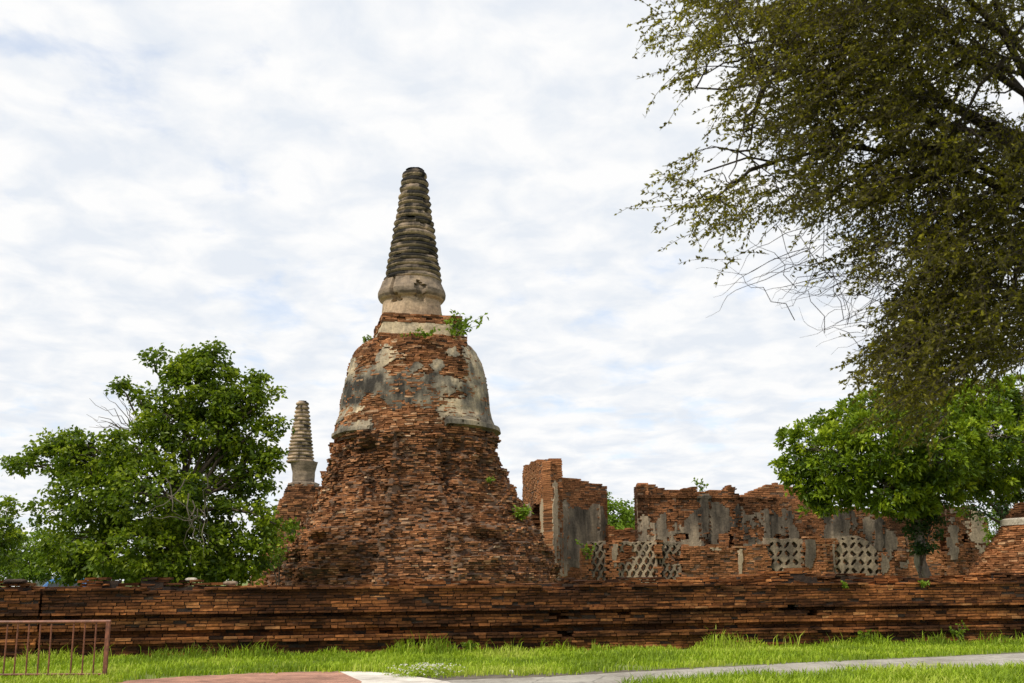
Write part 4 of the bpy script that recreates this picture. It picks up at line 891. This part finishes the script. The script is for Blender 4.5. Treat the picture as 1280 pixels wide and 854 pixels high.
for nl_ in NL:
    x, y, rx, ry, w = nl_[:5]; off_ = nl_[5] if len(nl_) > 5 else 0.0
    n = int(w * rx * ry / (19 if x < 1000 else 12 if y > -60 else 26))
    for q in range(n):
        a = rng.uniform(0, 2 * math.pi); rr = math.sqrt(rng.random())
        sx_, sy_ = x + rx * rr * math.cos(a), y + ry * rr * math.sin(a)
        keep = .62 + .38 * np.clip((sx_ - 940) / 160, 0, 1); g_ = float(fbm(sx_ * .022, sy_ * .026, 0, 63, 3))
        if rng.random() > keep or g_ < .43 - .10 * np.clip((sx_ - 960) / 200, 0, 1): continue
        dd = off_ + rng.normal(0, .75); s = P(sx_, sy_, ND + dd)
        lp = LP[np.argmin(((LP - s) ** 2).sum(1))]
        out = unit(np.array([-.85, 0, -.25]) + rng.normal(0, .5, 3) * np.array([.8, 1, .7])); ln = rng.uniform(.22, .55)
        pts = [s]; v = out.copy()
        for k in range(5): v = unit(v + rng.normal(0, .16, 3) + np.array([0, 0, -.10])); pts.append(pts[-1] + v * ln / 5)
        pts = np.array(pts); tw.tube(pts, np.linspace(.0035, .0013, 6), 3, False)
        if rng.random() < .2 and np.linalg.norm(lp - s) < .75: bb.tube(bend(lp, s, 6, .05, .22), np.linspace(.009, .0035, 6), 4, False)
        m = rng.integers(15, 29); tpar = rng.random(m) * 5; i = np.minimum(tpar.astype(int), 4); fr_ = (tpar - i)[:, None]
        p = pts[i] * (1 - fr_) + pts[i + 1] * fr_; dv = unit((pts[i + 1] - pts[i]) / ln * 5 * .8 + rng.normal(0, .65, (m, 3)))
        lp_.append(p); ld_.append(dv); ll_.append(rng.uniform(.028, .054, m)); lw_.append(rng.uniform(.015, .027, m)); lt__.append(np.clip(rng.normal(.42 + .22 * np.clip((1000 - sx_) / 120, 0, 1), .15) + rng.normal(0, .2, m), 0, 1))
for k in range(64):        # bare whippy twig ends below the leaves
    x, y = (rng.uniform(930, 1110), rng.uniform(290, 370)) if k % 3 else (rng.uniform(1040, 1110), rng.uniform(330, 420))
    s = P(x, y, ND + rng.normal(0, .5)); v = unit(np.array([-.8, rng.normal(0, .2), -.55]) + rng.normal(0, .25, 3)); pts = [s]
    for q in range(6): v = unit(v + rng.normal(0, .34, 3)); pts.append(pts[-1] + v * rng.uniform(.06, .11))
    s0 = s - unit(v + rng.normal(0, .4, 3)) * .5 + np.array([.15, 0, .12]); tw.tube(np.vstack([bend(s0, s, 4, .04, .2)[:-1], pts]), np.linspace(.0045, .001, 10), 3, False)
V, F3, tone = leaves(np.vstack(lp_), np.vstack(ld_), np.concatenate(ll_), np.concatenate(lw_), np.concatenate(lt__), fold=.12)
bb.build('branches', M_bark_dark, nt_, True); tw.build('twigs', M_bark_dark, nt_); mk('foliage', V, F3, M_leaf_n, nt_, attr=tone)

# ------------------------------------------------------------------ plants rooted in the ruins
def sprig(label, p, h, n, leaf, mat, spread=.5, name='wild_plant', cat='plant', group='plants rooted in the ruins'):
    t = thing(name, label, cat, p, group); st = MB(); pos, dr = [], []
    for k in range(n):
        e = p + np.array([rng.normal(0, spread * h), rng.normal(0, spread * h * .6), h * rng.uniform(.45, 1.05)]); pts = bend(p, e, 6, .12, .2); st.tube(pts, np.linspace(.012, .004, 6) * min(1, h * 1.6), 4)
        m = rng.integers(12, 20); i = rng.integers(1, 6, m); pos.append(pts[i] + rng.normal(0, .03 * h, (m, 3))); dr.append(unit(rng.normal(size=(m, 3)) + np.array([0, -.3, .1])))
    pos = np.vstack(pos); dr = np.vstack(dr); K = len(pos); V, F3, tone = leaves(pos, dr, leaf * rng.uniform(.6, 1.2, K), leaf * .6 * rng.uniform(.7, 1.2, K), rng.normal(.6, .2, K))
    st.build('stems', M_bark, t); mk('leaves', V, F3, mat, t, attr=tone)
def on_chedi(x, y, out=0.05):
    z = P(CX, y, CD)[2]; zz_, rr_ = (bz, br_) if z < Z_B0 else (lz, lr); r = float(np.interp(z, zz_, rr_)) + out
    s_ = max(-.98, min(.98, (x - CX) * mpp(y, CD) / r)); th = math.asin(s_); return np.array([CC[0] + r * math.sin(th), CC[1] - r * math.cos(th), z])
sprig('largest leafy sapling sprouting beside the square block at the right shoulder of the big chedi', P(568, 431, CD - 1.0), 1.15, 16, .23, M_leaf_b, .45)
sprig('small green tuft on the left shoulder of the big chedi below its square block', P(458, 431, CD - .3), .35, 7, .12, M_leaf_b)
sprig('low green tuft on the front of the bell top, left of the sapling', on_chedi(535, 439, .1) + np.array([0, -.1, 0]), .28, 9, .12, M_leaf_b, .8)
sprig('faint green tuft below the middle of the square block of the big chedi', P(503, 430, CD - 1.9), .36, 5, .12, M_leaf_b)
sprig('pale weed clump low on the right slope of the big chedi', on_chedi(648, 655, .12), .42, 10, .15, M_leaf_b)
sprig('tiny weed on the right slope of the big chedi, above the weed clump', on_chedi(611, 611, .1), .2, 4, .1, M_leaf_b)
sprig('small weed at the left foot of the big chedi', on_chedi(384, 680, .15), .24, 5, .12, M_leaf_b)
sprig('green fern-like weed growing in the leftmost pierced panel of the balustrade', P(735, 700, 42.7), .7, 6, .14, M_leaf_b, .2)
sprig('weed on top of the long hall above its black-stained pilaster', P(877, 614, 47.4), .45, 5, .16, M_leaf_b)
def wall_face(px, z, out=.05):
    q = wall_pt(px); _, L, U, Nn = seg_axes(q_j, q_r); return np.array([q[0] + Nn[0] * out, q[1] + Nn[1] * out, z])
sprig('little weed sprouting from the top of the boundary wall below the right pierced panel', wall_face(1058, WH - .14), .17, 4, .09, M_leaf_b)
sprig('little weed sprouting from the top of the boundary wall below the spreading tree trunk', wall_face(1154, WH - .12), .15, 4, .08, M_leaf_b)
for (x, h, lab) in [(1190, .50, 'tall clump of weeds at the wall foot near the right edge'), (1068, .32, 'leafy weed at the wall foot under the right pierced panel'), (585, .26, 'short leafy weed at the wall foot below the big chedi')]:
    sprig(lab, wall_face(x, 0, .22), h, 8, .10, M_leaf_b, .35, name='weed', group='weeds at the wall foot')

# ------------------------------------------------------------------ grass
def grass_blades(n, xr, yr, accept, hfun, seed_):
    x = rng.uniform(*xr, n); y = rng.uniform(*yr, n); ok = accept(x, y); x, y = x[ok], y[ok]; n = len(x)
    h = hfun(x, y) * rng.uniform(.5, 1.25, n); az = rng.uniform(0, 2 * math.pi, n); ln = rng.uniform(.15, .75, n) * h
    w = rng.uniform(.006, .013, n); d = np.stack([np.cos(az), np.sin(az), 0 * az], 1); s = np.stack([-np.sin(az + rng.normal(0, .6, n)), np.cos(az), 0 * az], 1)
    p = np.stack([x, y, 0 * x], 1); up = np.array([0, 0, 1.0])
    m = p + d * (ln * .35)[:, None] + up * (h * .62)[:, None]; tip = p + d * ln[:, None] + up * (h * rng.uniform(.75, 1.0, n))[:, None]
    V = np.stack([p - s * w[:, None], p + s * w[:, None], m + s * (w * .8)[:, None], m - s * (w * .8)[:, None], tip], 1).reshape(-1, 3); b = (np.arange(n) * 5)[:, None]
    patch = fbm(x * .7, y * .7, 0, seed_, 3); tone = np.clip(.52 + 1.9 * (patch - .5) + rng.normal(0, .2, n), 0, 1); tone = np.where(rng.random(n) < .03, 1.0, tone)
    return V, b + np.array([[0, 1, 2, 3]]), b + np.array([[3, 2, 4]]), tone
WA, WB = wall_pt(-330), wall_pt(1620)
def wy(x): return WA[1] + (x - WA[0]) * (WB[1] - WA[1]) / (WB[0] - WA[0])
edge_px = [G(*p) for p in [(-300, 900), (0, 868), (110, 862), (165, 851.5), (240, 846.5), (330, 842), (424, 840.5), (500, 843.5), (560, 847), (620, 845), (700, 842.5), (830, 837), (1000, 828.5), (1280, 816), (1700, 799)]]
ex_, ey_ = np.array([e[0] for e in edge_px]), np.array([e[1] for e in edge_px])
nx_, ny_ = np.array([p[0] for p in near_w[::-1]]), np.array([p[1] for p in near_w[::-1]])
def verge(x, y):
    e = np.interp(x, ex_, ey_) + .35 * (vn(x * 2.2, 0, 0, 9) - .4) - .25 * (vn(x * 9, y * 9, 0, 19) > .62)
    return (y < wy(x) - .04) & (y > e) & ((vn(x * 1.6, y * 1.6, 0, 14) > .12))
def verge_h(x, y):
    dw = wy(x) - y; h = .06 + .11 * fbm(x * .8, y * .8, 0, 21, 3)
    h = h + np.clip(1 - dw / .9, 0, 1) * .32 * np.clip(fbm(x * 1.3, 0, 0, 25, 3) * 3.0 - 1.2, 0, 1.3)
    return h
Vs, Q4, Q3, Tn = [], [], [], []; off = 0
def near_ok(x, y): return (y < np.interp(x, nx_, ny_) - .05 - .3 * vn(x * 1.7, 0, 0, 33)) & (x > nx_[0] + .6)
for (n, xr, yr, acc, hf, sd_) in [(5200, (-14, 17), (20, 28.5), lambda x, y: verge(x, y) & (wy(x) - y < .8) & (fbm(x * .8, 3, 0, 71, 3) > .47), lambda x, y: .36 + 0 * x, 55), (190000, (-14, 17), (13.5, 28.5), verge, verge_h, 50), (80000, (1.5, 14), (11.5, 21.5), near_ok, lambda x, y: .13 + .15 * fbm(x * .9, y * .9, 0, 60, 3), 52)]:
    V, a, b, tn_ = grass_blades(n, xr, yr, acc, hf, sd_); Vs.append(V); Q4.append(a + off); Q3.append(b + off); Tn.append(tn_); off += len(V)
go = mk('grass', np.vstack(Vs), [np.vstack(Q4), np.vstack(Q3)], M_grass, attr=np.concatenate(Tn * 2)); tag(go, 'bright green grass along the wall foot and beside the path', 'grass', kind='stuff')
# white-flowered weeds by the concrete
fw = MB(); c0 = G(531, 846); pos = []
t = thing('flowering_weed', 'low mat of white-flowered weeds at the corner of the pale concrete', 'plant', c0)
n = 150; q = c0 + np.stack([rng.normal(0, .28, n), rng.normal(0, .16, n), 0 * np.zeros(n)], 1); hh = rng.uniform(.06, .2, n)
for k in range(n):
    fw.tube([q[k], q[k] + [rng.normal(0, .02), rng.normal(0, .02), hh[k]]], [.003, .002], 3, False)
tag(fw.build('stems', M_grass, t, attr=np.full(sum(len(f) for f in fw.F4), .5)), kind='stuff')
K = n * 5; idx = np.repeat(np.arange(n), 5); pp = q[idx] + np.stack([rng.normal(0, .012, K), rng.normal(0, .012, K), hh[idx]], 1)
V, F3, tone = leaves(pp, unit(rng.normal(size=(K, 3)) + [0, 0, .6]), rng.uniform(.012, .024, K), rng.uniform(.01, .018, K), rng.random(K)); tag(mk('petals', V, F3, M_white, t), kind='stuff')
K = n * 4; idx = np.repeat(np.arange(n), 4); pp = q[idx] + np.stack([rng.normal(0, .02, K), rng.normal(0, .02, K), hh[idx] * rng.uniform(.1, .8, K)], 1)
V, F3, tone = leaves(pp, unit(rng.normal(size=(K, 3))), rng.uniform(.03, .06, K), rng.uniform(.015, .03, K), rng.random(K)); mk('leaves', V, F3, M_grass, t, attr=tone)

# ------------------------------------------------------------------ loose stones
def stone(name, label, p, r, mat, flat=.6, group=None, rz=0):
    V, Q = lathe((0, 0), np.sin(np.linspace(-math.pi / 2, math.pi / 2, 9)), np.cos(np.linspace(-math.pi / 2, math.pi / 2, 9)) + 1e-3, 12); V = np.sign(V) * np.abs(V) ** .7
    V = V * (1 + .5 * (fbm(V[:, 0] * 1.6 + p[0], V[:, 1] * 1.6, V[:, 2] * 1.6, 3) - .5))[:, None] * np.array([r, r * .7, r * flat])
    V = V @ np.array(Matrix.Rotation(-rz, 3, 'Z')); V[:, 2] -= V[:, 2].min(); o = mk(name, V, Q, mat); o.location = [float(a) for a in p]; return tag(o, label, 'stone', group)
def wall_top(px, back=.2, z=WH):
    q = wall_pt(px); _, L, U, Nn = seg_axes(q_j, q_r); return np.array([q[0] - Nn[0] * back, q[1] - Nn[1] * back, z])
stone('pebble', 'small white pebble at the path edge below the tall corner ruin', G(639, 842.5), .04, M_white, .8)
stone('loose_stone', 'pale flat stone on top of the wall below the left bushy tree', wall_top(233, .72, WH + .10), .13, M_stone, .35, 'loose stones on the wall')
stone('loose_stone', 'pale upright stone on the wall below the left pierced panels', wall_top(766, .62, WH + .0), .05, M_stone, .8, 'loose stones on the wall')
stone('loose_stone', 'whitish stone on the wall in front of the big chedi', wall_top(492, .8, WH + .0), .09, M_stone, .7, 'loose stones on the wall', .4)
stone('loose_stone', 'dark flat slab lying on the wall at the far left edge', wall_top(8, .5, WH + .08), .24, M_core_dark, .22, 'loose stones on the wall', .2)
stone('loose_stone', 'brown slab lying on the wall left of the big chedi', wall_top(285, .42, WH + .02), .16, M_stone_b, .3, 'loose stones on the wall', -.1)

# ------------------------------------------------------------------ rusty railing
g0 = G(134, 850); RDp = g0[1]
rl = thing('railing', 'rusty red metal railing with upright bars standing in the grass at the lower left', 'railing', (*G(40, 850)[:2], 0))
def rp(px, y=RDp, z=0): q = P(px, 800, y); return np.array([q[0], y, z])
ztop_ = P(134, 777, RDp)[2]
m = MB(); m.tube([rp(-260, z=ztop_), rp(-100, z=ztop_ + .004), rp(30, z=ztop_ - .003), rp(137, z=ztop_)], .028, 8); m.build('top_rail', M_rust, rl)
m = MB(); m.tube([rp(-260, z=.10), rp(137, z=.09)], .018, 6); m.build('bottom_rail', M_rust, rl)
xs_bars = [-215, -201, -187, -173, -131, -117, -103, -89, -61, -47, -33, -20, -6, 8, 21, 35, 49, 63, 91, 105, 119]
for k, x in enumerate(xs_bars):
    m = MB(); m.tube([rp(x + rng.normal(0, .6), z=.095), rp(x, z=ztop_ - .01)], .0135, 6); m.build('bar', M_rust, rl)
for x in (134, -75, -260):
    m = MB(); m.box(rp(x, z=ztop_ / 2 - .03), (.03, .03, ztop_ / 2 + .02)); m.build('post', M_rust, rl)

# ------------------------------------------------------------------ parked cars beyond the wall
def paint(name, c):
    m, nt, b = newmat(name); b.inputs['Base Color'].default_value = (*c, 1); b.inputs['Roughness'].default_value = .3; b.inputs['Coat Weight'].default_value = .6; return m
M_glass = paint('tinted_glass', (.02, .025, .03)); M_tyre = plain_mat('tyre', (.02,) * 3, (.035,) * 3); M_rim = paint('rim', (.5, .5, .5)); M_lamp = paint('lamp', (.7, .7, .66)); M_tail = paint('tail_lamp', (.4, .02, .02))
def car(label, p, rz, mat, h=1.5, L=4.3):
    t = thing('parked_car', label, 'car', (0, 0, 0), 'cars parked beyond the wall')
    prof_ = [(-.5, .28), (-.5, .55), (-.485, .68), (-.40, .74), (-.24, .80), (.30, .82), (.44, .78), (.495, .70), (.5, .5), (.5, .28)]
    def loft(name, pr, wf, mt):
        V = []; n = len(pr)
        for sx, k in ((-1, 1), (-1, 0), (1, 0), (1, 1)):
            for (x, z) in pr:
                wd_ = wf(z) * (1 if k == 0 else .90); V.append((x * L * (1 if k == 0 else .99), sx * wd_ if k == 0 else sx * (wf(z) + .02) , z * h / 1.5 if k == 0 else z * h / 1.5 * .995 + .003))
        V = [V[i] for i in range(n, 3 * n)]
        Q = [(i, (i + 1) % n, n + (i + 1) % n, n + i) for i in range(n)]
        me = bpy.data.meshes.new(name); me.from_pydata([tuple(map(float, v)) for v in V], [], Q + [tuple(range(n))[::-1], tuple(range(n, 2 * n))]); me.materials.append(mt)
        o = bpy.data.objects.new(name, me); col.objects.link(o); o.parent = t; b = o.modifiers.new('bevel', 'BEVEL'); b.width = .05; b.segments = 3; return o
    loft('body', prof_, lambda z: .86, mat)
    loft('cabin', [(-.36, .80), (-.22, 1.30), (-.12, 1.44), (.10, 1.49), (.30, 1.46), (.41, 1.28), (.46, .80)], lambda z: .80 - .16 * max(0, z - .8), mat)
    q_ = h / 1.5
    for sx in (-1, 1):
        for (x0, x1) in ((-.24, -.02), (.01, .20), (.23, .38)):
            w = MB()
            V = [(x0 * L, sx * .812, .88 * q_), (x1 * L, sx * .812, .88 * q_), (x1 * L - .04, sx * .765, 1.22 * q_), (x0 * L + .10, sx * .765, 1.22 * q_)]
            V2 = [(v[0], v[1] - sx * .05, v[2]) for v in V]
            w.add(V + V2, [(0, 1, 2, 3), (7, 6, 5, 4), (0, 4, 5, 1), (1, 5, 6, 2), (2, 6, 7, 3), (3, 7, 4, 0)]); w.build('window', M_glass, t)
    for sx in (-1, 1):
        for x in (-.31, .31):
            w = MB(); w.tube([(x * L, sx * .76, .32), (x * L, sx * .9, .32)], .32, 20); wo = w.build('wheel', M_tyre, t); w = MB(); w.tube([(x * L, sx * .88, .32), (x * L, sx * .91, .32)], .19, 14); ro = w.build('rim', M_rim, wo)
        w = MB(); w.box((-.495 * L, sx * .62, .62), (.04, .18, .06)); w.build('headlight', M_lamp, t); w = MB(); w.box((.495 * L, sx * .66, .66), (.04, .14, .07)); w.build('tail_light', M_tail, t)
    t.location = [float(a) for a in p]; t.rotation_euler = (0, 0, rz)
car('white car parked beyond the wall under the far left trees', (*P(68, 722, 66)[:2], 0), R(70), paint('white_paint', (.78, .78, .78)), 1.95)
car('blue car parked beyond the wall, right of the white car', (*P(84, 722, 64)[:2], 0), R(20), paint('blue_paint', (.05, .16, .42)), 1.82)
car('silver car parked beyond the wall, left of the white car', (*P(42, 722, 72)[:2], 0), R(80), paint('silver_paint', (.5, .5, .52)), 1.95)
